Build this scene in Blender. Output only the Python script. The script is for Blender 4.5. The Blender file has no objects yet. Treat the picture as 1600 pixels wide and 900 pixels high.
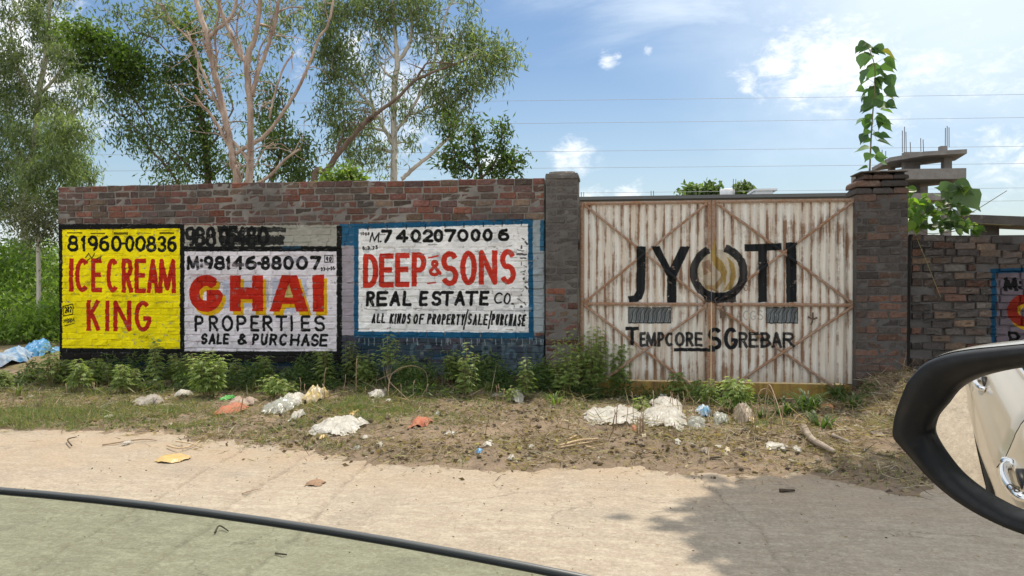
import bpy, math, random
import numpy as np
from mathutils import Vector, Matrix, Quaternion

# ------------------------------------------------------------------ camera, sky, sun, exposure
sc = bpy.context.scene
COL = sc.collection
FPX = 1200.0                      # focal length in photo pixels (1600 wide)
YAW = math.radians(8.1)           # camera turned to the left of the wall's normal
PITCH = math.atan(17.0 / FPX)     # slightly downwards
CAMZ = 1.42
cam_data = bpy.data.cameras.new("camera")
cam = bpy.data.objects.new("camera", cam_data)
COL.objects.link(cam)
cam.location = (0, 0, CAMZ)
cam.rotation_euler = (math.pi / 2 - PITCH, 0, YAW)
cam_data.sensor_width = 36.0
cam_data.lens = 36.0 * FPX / 1600.0
cam_data.clip_start = 0.02
cam_data.clip_end = 6000
sc.camera = cam

SUN_EL = math.radians(66)
SUN_AZ = math.radians(27)         # right of +Y
SUN_DIR = Vector((math.sin(SUN_AZ) * math.cos(SUN_EL), math.cos(SUN_AZ) * math.cos(SUN_EL), math.sin(SUN_EL)))
sun_data = bpy.data.lights.new("sun", 'SUN')
sun_data.energy = 2.6
sun_data.angle = math.radians(0.6)
sun_data.color = (1.0, 0.90, 0.755)
sun = bpy.data.objects.new("sun", sun_data)
COL.objects.link(sun)
sun.rotation_euler = (-SUN_DIR).to_track_quat('-Z', 'Y').to_euler()

sc.view_settings.view_transform = 'Standard'
sc.view_settings.look = 'None'
sc.view_settings.gamma = 1
sc.view_settings.exposure = 0.82
sc.view_settings.use_curve_mapping = False
sc.cycles.max_bounces = 6
sc.cycles.transparent_max_bounces = 12
sc.cycles.use_denoising = True
try:
    sc.cycles.denoiser = 'OPENIMAGEDENOISE'
except Exception:
    pass

AX = Vector((-math.sin(YAW), math.cos(YAW), 0))     # camera's level axis
RT = Vector((math.cos(YAW), math.sin(YAW), 0))
_ca = Vector((AX.x * math.cos(PITCH), AX.y * math.cos(PITCH), -math.sin(PITCH)))
_cu = RT.cross(_ca)

def ray(x, y):
    """direction through photo pixel x, y (1600 x 900)"""
    return _ca + RT * ((x - 800.0) / FPX) + _cu * (-(y - 450.0) / FPX)
CAM = Vector((0, 0, CAMZ))
def pd(x, y, depth):              # point at a depth along the view
    return CAM + ray(x, y) * depth
def pw(x, y, Y):                  # point on the vertical plane y = Y
    d = ray(x, y)
    return CAM + d * (Y / d.y)
def pg(x, y, z=0.0):              # point on the ground
    d = ray(x, y)
    return CAM + d * ((z - CAMZ) / d.z)

# ------------------------------------------------------------------ node helpers
def new_mat(name):
    m = bpy.data.materials.new(name)
    m.use_nodes = True
    m.node_tree.nodes.clear()
    return m, m.node_tree

def N(nt, typ, ins=None, **props):
    n = nt.nodes.new(typ)
    for k, v in props.items():
        setattr(n, k, v)
    for k, v in (ins or {}).items():
        s = n.inputs[k]
        if isinstance(v, bpy.types.NodeSocket):
            nt.links.new(v, s)
        elif isinstance(v, bpy.types.Node):
            nt.links.new(v.outputs[0], s)
        else:
            if hasattr(s.default_value, '__len__') and not hasattr(v, '__len__'):
                v = [v] * len(s.default_value)
            if hasattr(v, '__len__') and len(v) == 3 and len(s.default_value) == 4:
                v = (*v, 1)
            s.default_value = v
    return n

def mix(nt, f, a, b, blend='MIX'):
    n = N(nt, 'ShaderNodeMix', {0: f, 6: a, 7: b}, data_type='RGBA', blend_type=blend)
    return n.outputs[2]
def mth(nt, op, a, b=0.5, c=None, clamp=False):
    ins = {0: a, 1: b}
    if c is not None: ins[2] = c
    return N(nt, 'ShaderNodeMath', ins, operation=op, use_clamp=clamp).outputs[0]
def noise(nt, vec, scale, detail=4, rough=0.55, dist=0.0, out=0):
    ins = {'Scale': scale, 'Detail': detail, 'Roughness': rough, 'Distortion': dist}
    if vec is not None: ins['Vector'] = vec
    return N(nt, 'ShaderNodeTexNoise', ins).outputs[out]
def rng(nt, v, a, b, c=0.0, d=1.0, smooth=False):
    n = N(nt, 'ShaderNodeMapRange', {'Value': v, 'From Min': a, 'From Max': b, 'To Min': c, 'To Max': d})
    n.clamp = True
    if smooth: n.interpolation_type = 'SMOOTHSTEP'
    return n.outputs[0]
def mapping(nt, vec, scale=(1, 1, 1), loc=(0, 0, 0), rot=(0, 0, 0)):
    return N(nt, 'ShaderNodeMapping', {'Vector': vec, 'Scale': scale, 'Location': loc, 'Rotation': rot}).outputs[0]
def wpos(nt):
    return N(nt, 'ShaderNodeNewGeometry').outputs['Position']
def attr(nt, name='tint'):
    return N(nt, 'ShaderNodeAttribute', attribute_name=name).outputs['Color']
def finish(nt, col, rough=0.9, bump=None, bstr=0.3, bdist=0.01, spec=0.3, metal=0.0, extra=None):
    ins = {'Base Color': col, 'Roughness': rough, 'Metallic': metal, 'Specular IOR Level': spec}
    if bump is not None:
        b = N(nt, 'ShaderNodeBump', {'Height': bump, 'Strength': bstr, 'Distance': bdist})
        ins['Normal'] = b.outputs[0]
    p = N(nt, 'ShaderNodeBsdfPrincipled', ins)
    if extra:
        for k, v in extra.items():
            if isinstance(v, bpy.types.NodeSocket): nt.links.new(v, p.inputs[k])
            else: p.inputs[k].default_value = v
    N(nt, 'ShaderNodeOutputMaterial', {'Surface': p})
    return p

# ------------------------------------------------------------------ world: daylight sky with clouds
world = bpy.data.worlds.new("World")
sc.world = world
world.use_nodes = True
wt = world.node_tree
wt.nodes.clear()
sky = N(wt, 'ShaderNodeTexSky', sky_type='NISHITA', sun_disc=False, sun_elevation=SUN_EL, sun_rotation=SUN_AZ,
        altitude=200, air_density=1.1, dust_density=1.2, ozone_density=1.6)
wdir = N(wt, 'ShaderNodeTexCoord').outputs['Generated']
wn = N(wt, 'ShaderNodeVectorMath', {0: wdir}, operation='NORMALIZE').outputs[0]
stretch = mapping(wt, wn, (1, 1, 1.7))
n_big = noise(wt, stretch, 5.0, 8, 0.58, 0.3)
n_fine = noise(wt, stretch, 26.0, 8, 0.66, 0.6)
n_xf = noise(wt, stretch, 75.0, 6, 0.65, 0.4)
CLOUDS = [  # photo px, py, radius px, weight
    (948, 92, 20, .8), (962, 86, 12, .7), (1010, 79, 10, .62), (905, 246, 36, .95), (880, 252, 24, .85), (935, 252, 20, .7), (925, 305, 30, .7),
    (1165, 122, 26, .8), (1215, 100, 42, .9), (1290, 112, 90, .8), (640, 150, 110, .9), (690, 100, 70, .8), (470, 92, 30, .6),
    (560, 95, 60, .7), (30, 70, 120, .9), (90, 150, 90, .8), (1430, 90, 60, .45), (1560, 120, 90, .55), (1590, 250, 70, .7),
    (1215, 240, 14, .5), (1370, 160, 90, .5), (985, 300, 30, .5), (280, 150, 40, .4), (50, 350, 90, .8), (770, 255, 35, .7)]
dens = None
for (cx, cy, r, w) in CLOUDS:
    d = ray(cx, cy).normalized()
    dist = N(wt, 'ShaderNodeVectorMath', {0: wn, 1: tuple(d)}, operation='DISTANCE').outputs['Value']
    rr = r / FPX
    v = rng(wt, dist, 0.0, rr * 1.6, w, 0.0, True)
    dens = v if dens is None else mth(wt, 'MAXIMUM', dens, v)
shape = mth(wt, 'ADD', dens, mth(wt, 'MULTIPLY', mth(wt, 'SUBTRACT', n_fine, 0.5), 1.9))
shape = mth(wt, 'ADD', shape, mth(wt, 'MULTIPLY', mth(wt, 'SUBTRACT', n_xf, 0.5), .8))
shape = mth(wt, 'ADD', shape, mth(wt, 'MULTIPLY', mth(wt, 'SUBTRACT', n_big, 0.5), 0.9))
cumulus = rng(wt, shape, 0.30, 1.25, 0, .95, True)
gate_c = rng(wt, dens, 0.02, 0.25, 0, 1)
cumulus = mth(wt, 'MULTIPLY', cumulus, gate_c)
# denser bright cloud added out of view, to lift the light on shaded walls
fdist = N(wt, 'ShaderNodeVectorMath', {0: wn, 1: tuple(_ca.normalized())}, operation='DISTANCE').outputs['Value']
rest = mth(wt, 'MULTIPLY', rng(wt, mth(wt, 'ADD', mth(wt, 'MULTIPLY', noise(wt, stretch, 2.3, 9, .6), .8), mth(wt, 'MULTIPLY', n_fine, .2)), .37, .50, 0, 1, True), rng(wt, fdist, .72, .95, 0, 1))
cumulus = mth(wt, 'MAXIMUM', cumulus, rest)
# broad wisps everywhere, thicker towards the sun
sdot = N(wt, 'ShaderNodeVectorMath', {0: wn, 1: tuple(SUN_DIR)}, operation='DOT_PRODUCT').outputs['Value']
near_sun = rng(wt, sdot, 0.56, 0.86, 0, 1)
wispn = noise(wt, mapping(wt, wn, (1, 1, 2.2)), 2.6, 7, 0.6, 0.8)
wisp = rng(wt, mth(wt, 'ADD', wispn, mth(wt, 'MULTIPLY', near_sun, .8)), 0.58, 1.05, 0.0, 0.9, True)
upz = N(wt, 'ShaderNodeSeparateXYZ', {0: wn}).outputs[2]
low = rng(wt, upz, 0.0, 0.26, 0.40, 0.0)
hz_d = N(wt, 'ShaderNodeVectorMath', {0: wn, 1: tuple((ray(1500, -120)).normalized())}, operation='DISTANCE').outputs['Value']   # thin bright cloud sheet below the sun
near_smooth = rng(wt, mth(wt, 'ADD', hz_d, mth(wt, 'MULTIPLY', mth(wt, 'SUBTRACT', wispn, .5), .30)), 0.44, 0.04, 0, .90, True)
near_smooth = mth(wt, 'MAXIMUM', near_smooth, rng(wt, sdot, 0.72, 0.9, 0, .92, True))
veil = mth(wt, 'MAXIMUM', mth(wt, 'MAXIMUM', wisp, low), near_smooth)
skyc = N(wt, 'ShaderNodeHueSaturation', {'Color': sky.outputs[0], 'Saturation': 1.16, 'Value': 0.81}).outputs[0]
glow = rng(wt, sdot, 0.35, 1.0, 0, 1)
veilcol = mix(wt, glow, (4.4, 5.6, 6.8), (8.2, 8.6, 8.9))
c1 = mix(wt, veil, skyc, veilcol)
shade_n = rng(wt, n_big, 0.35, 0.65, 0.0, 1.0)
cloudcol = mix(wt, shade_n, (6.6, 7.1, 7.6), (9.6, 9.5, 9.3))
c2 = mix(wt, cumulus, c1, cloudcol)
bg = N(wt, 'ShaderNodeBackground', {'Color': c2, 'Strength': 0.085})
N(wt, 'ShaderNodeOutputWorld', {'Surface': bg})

# ------------------------------------------------------------------ object helpers
def tag(o, label=None, cat=None, group=None, kind=None):
    if label: o['label'] = label
    if cat: o['category'] = cat
    if group: o['group'] = group
    if kind: o['kind'] = kind
    return o
def empty(name, loc=(0, 0, 0), label=None, cat=None, group=None, rz=0.0):
    o = bpy.data.objects.new(name, None)
    COL.objects.link(o)
    o.empty_display_size = 0.1
    o.location = loc
    o.rotation_euler = (0, 0, rz)
    return tag(o, label, cat, group)
def link(name, me, parent=None, loc=None):
    o = bpy.data.objects.new(name, me)
    COL.objects.link(o)
    if parent is not None: o.parent = parent
    if loc is not None: o.location = loc
    return o
def mesh_data(name, V, F, mats, smooth=False, tint=None, mat_idx=None):
    V = np.asarray(V, dtype=np.float32).reshape(-1, 3)
    me = bpy.data.meshes.new(name)
    if isinstance(F, np.ndarray):
        nf, k = F.shape
        me.vertices.add(len(V)); me.vertices.foreach_set('co', V.ravel())
        me.loops.add(nf * k); me.loops.foreach_set('vertex_index', F.astype(np.int32).ravel())
        me.polygons.add(nf)
        me.polygons.foreach_set('loop_start', np.arange(0, nf * k, k, dtype=np.int32))
        me.update(calc_edges=True)
    else:
        me.from_pydata([tuple(map(float, v)) for v in V], [], [tuple(int(i) for i in f) for f in F])
        me.update()
    if not isinstance(mats, (list, tuple)): mats = [mats]
    for m in mats: me.materials.append(m)
    if mat_idx is not None:
        me.polygons.foreach_set('material_index', np.asarray(mat_idx, dtype=np.int32))
    if smooth:
        me.polygons.foreach_set('use_smooth', np.ones(len(me.polygons), dtype=bool))
    if tint is not None:
        a = me.color_attributes.new('tint', 'FLOAT_COLOR', 'POINT')
        t = np.asarray(tint, dtype=np.float32)
        if t.shape[1] == 3: t = np.concatenate([t, np.ones((len(t), 1), np.float32)], 1)
        a.data.foreach_set('color', t.ravel())
    return me

class MB:
    """collects geometry for ONE mesh object"""
    def __init__(self): self.v = []; self.f = []; self.t = []
    def add(self, V, F, tint=(1, 1, 1)):
        o = len(self.v)
        self.v += [tuple(p) for p in V]
        self.f += [tuple(i + o for i in f) for f in F]
        self.t += [tuple(tint)] * len(V)
    def box(self, a, b, tint=(1, 1, 1), bev=0.0):
        (x0, y0, z0), (x1, y1, z1) = a, b
        V = [(x0, y0, z0), (x1, y0, z0), (x1, y1, z0), (x0, y1, z0), (x0, y0, z1), (x1, y0, z1), (x1, y1, z1), (x0, y1, z1)]
        F = [(0, 3, 2, 1), (4, 5, 6, 7), (0, 1, 5, 4), (1, 2, 6, 5), (2, 3, 7, 6), (3, 0, 4, 7)]
        self.add(V, F, tint)
    def bar(self, p, q, w, t, up=(0, 0, 1), tint=(1, 1, 1)):
        """rectangular bar from p to q, w along the side, t along the thickness direction `up`"""
        p, q, up = Vector(p), Vector(q), Vector(up)
        d = (q - p).normalized(); s = d.cross(up).normalized(); u = s.cross(d).normalized()
        V = []
        for c in (p, q):
            for a, b in ((-1, -1), (1, -1), (1, 1), (-1, 1)):
                V.append(c + s * (a * w / 2) + u * (b * t / 2))
        self.add(V, [(0, 1, 2, 3), (7, 6, 5, 4), (0, 4, 5, 1), (1, 5, 6, 2), (2, 6, 7, 3), (3, 7, 4, 0)], tint)
    def tube(self, pts, radii, n=8, tint=(1, 1, 1), cap=True):
        pts = [Vector(p) for p in pts]
        if not hasattr(radii, '__len__'): radii = [radii] * len(pts)
        o = len(self.v)
        prev = None
        for i, p in enumerate(pts):
            d = (pts[min(i + 1, len(pts) - 1)] - pts[max(i - 1, 0)])
            if d.length < 1e-9: d = Vector((0, 0, 1))
            d.normalize()
            if prev is None:
                ref = Vector((0, 0, 1)) if abs(d.z) < 0.9 else Vector((1, 0, 0))
                s = d.cross(ref).normalized()
            else:
                s = (prev - d * prev.dot(d))
                s = s.normalized() if s.length > 1e-6 else d.orthogonal().normalized()
            prev = s
            u = d.cross(s)
            for k in range(n):
                a = 2 * math.pi * k / n
                self.v.append(tuple(p + (s * math.cos(a) + u * math.sin(a)) * radii[i]))
                self.t.append(tuple(tint))
        for i in range(len(pts) - 1):
            for k in range(n):
                a = o + i * n + k; b = o + i * n + (k + 1) % n
                self.f.append((a, b, b + n, a + n))
        if cap:
            self.f.append(tuple(o + k for k in range(n))[::-1])
            self.f.append(tuple(o + (len(pts) - 1) * n + k for k in range(n)))
    def build(self, name, mat, parent=None, smooth=False, loc=None):
        me = mesh_data(name, self.v, self.f, mat, smooth, self.t)
        return link(name, me, parent, loc)

def spline(pts, n=6):
    """Catmull-Rom through rows of numbers"""
    P = [np.array(p, dtype=float) for p in pts]
    if len(P) < 3: 
        return [P[0] + (P[-1] - P[0]) * t for t in np.linspace(0, 1, n + 1)]
    out = []
    for i in range(len(P) - 1):
        p0 = P[max(i - 1, 0)]; p1 = P[i]; p2 = P[i + 1]; p3 = P[min(i + 2, len(P) - 1)]
        for k in range(n):
            t = k / n
            out.append(0.5 * ((2 * p1) + (-p0 + p2) * t + (2 * p0 - 5 * p1 + 4 * p2 - p3) * t * t + (-p0 + 3 * p1 - 3 * p2 + p3) * t ** 3))
    out.append(P[-1])
    return out

RNG = np.random.default_rng(7)
R = random.Random(11)

def vnoise(x, y, seed=0):
    """smooth value noise, arrays"""
    x = np.asarray(x, dtype=float); y = np.asarray(y, dtype=float)
    xi = np.floor(x).astype(np.int64); yi = np.floor(y).astype(np.int64)
    fx = x - xi; fy = y - yi
    fx = fx * fx * (3 - 2 * fx); fy = fy * fy * (3 - 2 * fy)
    def h(a, b):
        n = (a * 374761393 + b * 668265263 + seed * 1442695041) & 0xFFFFFFFF
        n = ((n ^ (n >> 13)) * 1274126177) & 0xFFFFFFFF
        return ((n ^ (n >> 16)) & 0xFFFF) / 65535.0
    return (h(xi, yi) * (1 - fx) + h(xi + 1, yi) * fx) * (1 - fy) + (h(xi, yi + 1) * (1 - fx) + h(xi + 1, yi + 1) * fx) * fy
def fbm(x, y, seed=0, oct=4):
    s = 0; a = 1; t = 0
    for k in range(oct):
        s = s + a * vnoise(x * 2 ** k, y * 2 ** k, seed + k * 17); t += a; a *= 0.5
    return s / t
# ------------------------------------------------------------------ painted signs: a small brush alphabet rasterised in memory
def arc(cx, cy, rx, ry, a0, a1, n=14):
    return [(cx + rx * math.cos(math.radians(a0 + (a1 - a0) * i / n)), cy + ry * math.sin(math.radians(a0 + (a1 - a0) * i / n))) for i in range(n + 1)]
G = {
 '0': [arc(.5, .5, .5, .5, 90, 450, 24)],
 'O': [arc(.5, .5, .5, .5, 90, 450, 24)],
 '1': [[(.1, .78), (.6, 1), (.6, 0)]],
 '2': [arc(.5, .68, .48, .32, 165, -20, 12) + [(.0, .0), (1, .0)]],
 '3': [arc(.42, .74, .5, .26, 150, -90, 12), arc(.42, .24, .56, .26, 90, -150, 12)],
 '4': [[(.72, 0), (.72, 1), (.0, .32), (1, .32)]],
 '5': [[(.95, 1), (.15, 1), (.1, .58)] + arc(.42, .32, .55, .32, 110, -150, 12)],
 '6': [[(.8, 1.0)] + arc(.55, .45, .55, .5, 120, 180, 6) + arc(.5, .3, .5, .3, 180, 540, 20)],
 '7': [[(0, 1), (1, 1), (.4, 0)]],
 '8': [arc(.5, .75, .4, .25, -90, 270, 20), arc(.5, .25, .5, .27, 90, 450, 20)],
 '9': [arc(.5, .7, .5, .3, 0, 360, 20) + arc(.45, .55, .55, .55, 0, -65, 8)],
 'A': [[(0, 0), (.5, 1), (1, 0)], [(.2, .34), (.8, .34)]],
 'B': [[(0, 0), (0, 1)] , [(0, 1)] + arc(.5, .76, .45, .24, 90, -90, 8) + [(0, .52)], [(0, .52)] + arc(.5, .26, .5, .26, 90, -90, 8) + [(0, 0)]],
 'C': [arc(.55, .5, .55, .5, 50, 310, 20)],
 'D': [[(0, 0), (0, 1)] + [(.3, 1)] + arc(.35, .5, .65, .5, 90, -90, 14) + [(0, 0)]],
 'E': [[(1, 1), (0, 1), (0, 0), (1, 0)], [(0, .52), (.85, .52)]],
 'F': [[(1, 1), (0, 1), (0, 0)], [(0, .52), (.8, .52)]],
 'G': [arc(.52, .5, .52, .5, 48, 350, 20) + [(1.0, .42), (.55, .42)]],
 'H': [[(0, 0), (0, 1)], [(1, 0), (1, 1)], [(0, .5), (1, .5)]],
 'I': [[(.5, 0), (.5, 1)]],
 'K': [[(0, 0), (0, 1)], [(.95, 1), (.05, .42)], [(.3, .6), (1, 0)]],
 'L': [[(0, 1), (0, 0), (1, 0)]],
 'M': [[(0, 0), (.08, 1), (.5, .1), (.92, 1), (1, 0)]],
 'N': [[(0, 0), (0, 1), (1, 0), (1, 1)]],
 'P': [[(0, 0), (0, 1)], [(0, 1), (.45, 1)] + arc(.5, .74, .5, .26, 90, -90, 10) + [(0, .48)]],
 'R': [[(0, 0), (0, 1)], [(0, 1), (.45, 1)] + arc(.5, .76, .45, .24, 90, -90, 10) + [(0, .52)], [(.4, .5), (1, 0)]],
 'S': [arc(.5, .75, .48, .26, 25, 270, 14)[:-1] + arc(.5, .25, .5, .26, 90, -155, 14)],
 'T': [[(0, 1), (1, 1)], [(.5, 1), (.5, 0)]],
 'U': [[(0, 1)] + arc(.5, .4, .5, .4, 180, 360, 12) + [(1, 1)]],
 'Y': [[(0, 1), (.5, .48), (1, 1)], [(.5, .48), (.5, 0)]],
 '&': [[(1, .1), (.3, .75)] + arc(.48, .82, .22, .18, 200, -20, 10) + [(.15, .35)] + arc(.45, .24, .38, .24, 150, 380, 12)],
 '-': [[(0, .45), (1, .45)]],
 '/': [[(0, -.15), (1, 1.15)]],
 '.': [[(.3, .0), (.7, .04)]],
 ':': [[(.4, .22), (.6, .22)], [(.4, .72), (.6, .72)]],
 '_': [[(0, 0), (1, 0)]],
}
class Paint:
    """a sheet of paint in wall metres; every call takes photo pixels on the wall plane"""
    def __init__(self, x0, x1, z0, z1, Y, res=230):
        self.x0, self.x1, self.z0, self.z1, self.Y, self.res = x0, x1, z0, z1, Y, res
        self.W = int((x1 - x0) * res); self.H = int((z1 - z0) * res)
        self.img = np.zeros((self.H, self.W, 4), np.float32)
        self.rs = np.random.default_rng(3)
    def uv(self, x, y):
        p = pw(x, y, self.Y)
        return ((p.x - self.x0) * self.res, (p.z - self.z0) * self.res)
    def scale(self, x, y):
        a = self.uv(x, y); b = self.uv(x + 1, y)
        return abs(b[0] - a[0])
    def blend(self, i0, i1, j0, j1, cov, col, a=1.0):
        cov = np.clip(cov, 0, 1) * a
        sub = self.img[i0:i1, j0:j1]
        ac = sub[..., 3]
        na = cov + ac * (1 - cov)
        w = np.where(na > 1e-4, cov / np.maximum(na, 1e-4), 0)
        for c in range(3):
            sub[..., c] = sub[..., c] * (1 - w) + col[c] * w
        sub[..., 3] = na
    def poly(self, pts, col, a=1.0, rag=0.0, raw=False):
        P = np.array([p if raw else self.uv(*p) for p in pts])
        j0 = max(0, int(P[:, 0].min()) - 3); j1 = min(self.W, int(P[:, 0].max()) + 4)
        i0 = max(0, int(P[:, 1].min()) - 3); i1 = min(self.H, int(P[:, 1].max()) + 4)
        if j1 <= j0 or i1 <= i0: return
        X, Y = np.meshgrid(np.arange(j0, j1) + .5, np.arange(i0, i1) + .5)
        if rag:
            X = X + (fbm(X / 9, Y / 9, 5, 3) - .5) * rag * 2; Y = Y + (fbm(X / 9, Y / 9, 9, 3) - .5) * rag * 2
        inside = np.zeros(X.shape, bool); dmin = np.full(X.shape, 1e9)
        n = len(P)
        for k in range(n):
            ax, ay = P[k]; bx, by = P[(k + 1) % n]
            cond = ((ay > Y) != (by > Y))
            with np.errstate(divide='ignore', invalid='ignore'):
                xs = (bx - ax) * (Y - ay) / (by - ay if by != ay else 1e-9) + ax
            inside ^= cond & (X < xs)
            L2 = max((bx - ax) ** 2 + (by - ay) ** 2, 1e-9)
            t = np.clip(((X - ax) * (bx - ax) + (Y - ay) * (by - ay)) / L2, 0, 1)
            dmin = np.minimum(dmin, np.hypot(X - ax - t * (bx - ax), Y - ay - t * (by - ay)))
        sd = np.where(inside, dmin, -dmin)
        self.blend(i0, i1, j0, j1, sd + .5, col, a)
    def rect(self, x0, y0, x1, y1, col, a=1.0, rag=1.2):
        self.poly([(x0, y0), (x1, y0), (x1, y1), (x0, y1)], col, a, rag)
    def stroke(self, pts, w, col, a=1.0, butt=True, rag=0.8):
        """pts in photo pixels, w in photo pixels"""
        P = np.array([self.uv(*p) for p in pts]); s = self.scale(*pts[0]); hw = w * s / 2
        j0 = max(0, int(P[:, 0].min() - hw) - 3); j1 = min(self.W, int(P[:, 0].max() + hw) + 4)
        i0 = max(0, int(P[:, 1].min() - hw) - 3); i1 = min(self.H, int(P[:, 1].max() + hw) + 4)
        if j1 <= j0 or i1 <= i0: return
        X, Y = np.meshgrid(np.arange(j0, j1) + .5, np.arange(i0, i1) + .5)
        if rag:
            X0 = X
            X = X + (fbm(X / 7, Y / 7, 5, 2) - .5) * rag * 2; Y = Y + (fbm(X0 / 7, Y / 7, 9, 2) - .5) * rag * 2
        sd = np.full(X.shape, -1e9)
        n = len(P)
        closed = np.hypot(*(P[0] - P[-1])) < 1.0
        for k in range(n - 1):
            a_, b_ = P[k], P[k + 1]; d = b_ - a_; L = max(np.hypot(*d), 1e-6); d = d / L
            al = (X - a_[0]) * d[0] + (Y - a_[1]) * d[1]; ac = np.abs(-(X - a_[0]) * d[1] + (Y - a_[1]) * d[0])
            sd = np.maximum(sd, np.minimum(hw - ac, np.minimum(al, L - al) + .5))
        for k in range(0 if (not butt or closed) else 1, n if (not butt or closed) else n - 1):
            sd = np.maximum(sd, hw - np.hypot(X - P[k][0], Y - P[k][1]))
        self.blend(i0, i1, j0, j1, sd + .5, col, a)
    def glyph(self, ch, x0, x1, yt, yb, w, col, a=1.0, butt=True, slant=0.0, inset=True, rag=.8):
        h = yb - yt
        if inset:
            x0 += w / 2; x1 -= w / 2; yt += w / 2; yb -= w / 2
        if ch in 'I1' : pass
        if ch == 'I': x0 = x1 = (x0 + x1) / 2
        for st in G[ch]:
            pts = []
            ends = []
            for (u, v) in st:
                ends.append((u, v))
                pts.append((x0 + u * (x1 - x0) + slant * (v - .5) * h, yb - v * (yb - yt)))
            if len(st) < 4 or ch in 'EFLTHMNKAYIPRBDU7' :
                # square ends reach out by half a stroke
                for i, j in ((0, 1), (-1, -2)):
                    dx, dy = pts[i][0] - pts[j][0], pts[i][1] - pts[j][1]
                    L = math.hypot(dx, dy)
                    if L > 1e-6 and inset and butt:
                        pts[i] = (pts[i][0] + dx / L * w * .45, pts[i][1] + dy / L * w * .45)
            self.stroke(pts, w, col, a, butt, rag)
    def word(self, s, x0, x1, y0t, y0b, y1t, y1b, w, col, widths=None, gap=.28, slant=0.0, a=1.0, butt=True, rag=.6):
        """equal letter spacing between x0 and x1; top and bottom lines run from (y0t, y0b) to (y1t, y1b)"""
        ww = [({'I': .35, '1': .6, ' ': .6, ':': .4, '.': .4, '/': .5, 'M': 1.25, '-': .6}).get(c, 1.0) for c in s]
        tot = sum(ww) + gap * (len(s) - 1)
        u = (x1 - x0) / tot; x = x0
        for c, k in zip(s, ww):
            xe = x + k * u
            if c != ' ':
                t = ((x + xe) / 2 - x0) / (x1 - x0)
                jy = self.rs.uniform(-.4, .4)
                self.glyph(c, x, xe, y0t + (y1t - y0t) * t + jy, y0b + (y1b - y0b) * t + jy, w, col, a, butt, slant, True, rag)
            x = xe + gap * u
    def image(self, name):
        im = bpy.data.images.new(name, self.W, self.H, alpha=True, float_buffer=False)
        im.colorspace_settings.name = 'sRGB'
        im.alpha_mode = 'CHANNEL_PACKED'
        im.pixels.foreach_set(np.clip(self.img, 0, 1).ravel())
        im.update(); im.pack()
        return im

YW = 9.207                       # the wall's painted face
BLACK = (.10, .11, .11); RED = (.72, .17, .11); YEL = (.97, .90, .07); LIL = (.87, .85, .88); BLUE = (.12, .34, .48); WHT = (.92, .92, .92)

# ---- left wall: three signs
XL = pw(90, 300, YW).x; XR = pw(851, 300, YW).x
WH = 2.62
P1 = Paint(XL, XR + .02, 0.0, WH, YW)
# what is left of older paint
P1.rect(288, 352, 530, 386, (.66, .66, .62), .85, 2.5)
P1.rect(530, 350, 562, 524, (.62, .60, .64), .9, 2)
P1.rect(828, 344, 852, 520, (.63, .68, .70), .9, 2)
P1.rect(91, 543, 534, 572, (.09, .11, .10), .95, 4)
P1.rect(91, 566, 534, 600, (.07, .20, .27), .7, 4)
P1.rect(530, 524, 853, 588, (.11, .24, .31), .75, 4)
for i in range(40):
    x, y = R.uniform(532, 846), R.uniform(528, 580)
    P1.rect(x, y, x + R.uniform(4, 26), y + R.uniform(2, 7), R.choice([(.06, .13, .17), (.12, .30, .42), (.40, .47, .49), (.05, .10, .12)]), .6, 4)
P1.rect(556, 526, 618, 575, (.10, .22, .28), .5, 4)
P1.rect(530, 350, 560, 384, BLUE, .9, 2)
P1.rect(844, 344, 852, 392, (.18, .38, .50), .9, 2)
for i, (x, c) in enumerate(((640, 'C'), (702, 'A'), (722, 'F'), (752, 'R'), (778, 'I'), (790, '6'), (812, 'I'), (832, 'N'))):
    P1.glyph(c, x, x + 17, 534, 566, 5, (.42, .48, .50), .5, rag=3)
P1.rect(560, 566, 850, 580, (.50, .54, .52), .35, 5)
# yellow sign
P1.rect(91, 350, 288, 551, BLACK, 1, 1.6)
P1.poly([(97, 359), (281, 357), (281, 545), (97, 544)], YEL, 1, 1.4)
for _i in range(5):
    P1.rect(105 + _i * 36, 363 + (_i % 2), 128 + _i * 36, 365 + (_i % 3), (.30, .26, .05), .8, 1)
for i in range(46):
    x, y = R.uniform(99, 270), R.uniform(362, 540)
    P1.rect(x, y, x + R.uniform(3, 30), y + R.uniform(.8, 4), R.choice([(.80, .70, .05), (.66, .58, .08), (.95, .90, .20), (.55, .50, .10)]), .4, 3)
for c, a, b in (('8', 105, 123), ('1', 126, 135), ('9', 137, 153), ('6', 155, 171), ('0', 173, 190), ('0', 195, 210), ('0', 211, 228), ('8', 228, 244), ('3', 246, 260), ('6', 261, 276)):
    t = (a - 105) / 170
    P1.glyph(c, a, b, 368 + t, 393 + t, 4.4, BLACK, 1, False)
P1.stroke([(191, 381), (194, 381)], 3, BLACK, 1, False)
for c, a, b in (('I', 107, 115), ('C', 117, 139), ('E', 142, 159), ('C', 166, 185), ('R', 190, 208), ('E', 210, 228), ('A', 229, 248), ('M', 247, 275)):
    t = (a - 105) / 170
    P1.glyph(c, a, b, 404 + t, 456 + 3 * t, 6.6, RED, 1, True)
for c, a, b in (('K', 135, 156), ('I', 164, 171), ('N', 177, 205), ('G', 210, 236)):
    P1.glyph(c, a, b, 469 + (a - 135) / 60, 517 + (a - 135) / 60, 6.4, RED, 1, True)
P1.stroke([(99, 479), (114, 475), (114, 491), (99, 494), (99, 479)], 1.2, BLACK)
P1.word('202', 101, 112, 480, 490, 478, 488, 1.5, BLACK)
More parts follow.
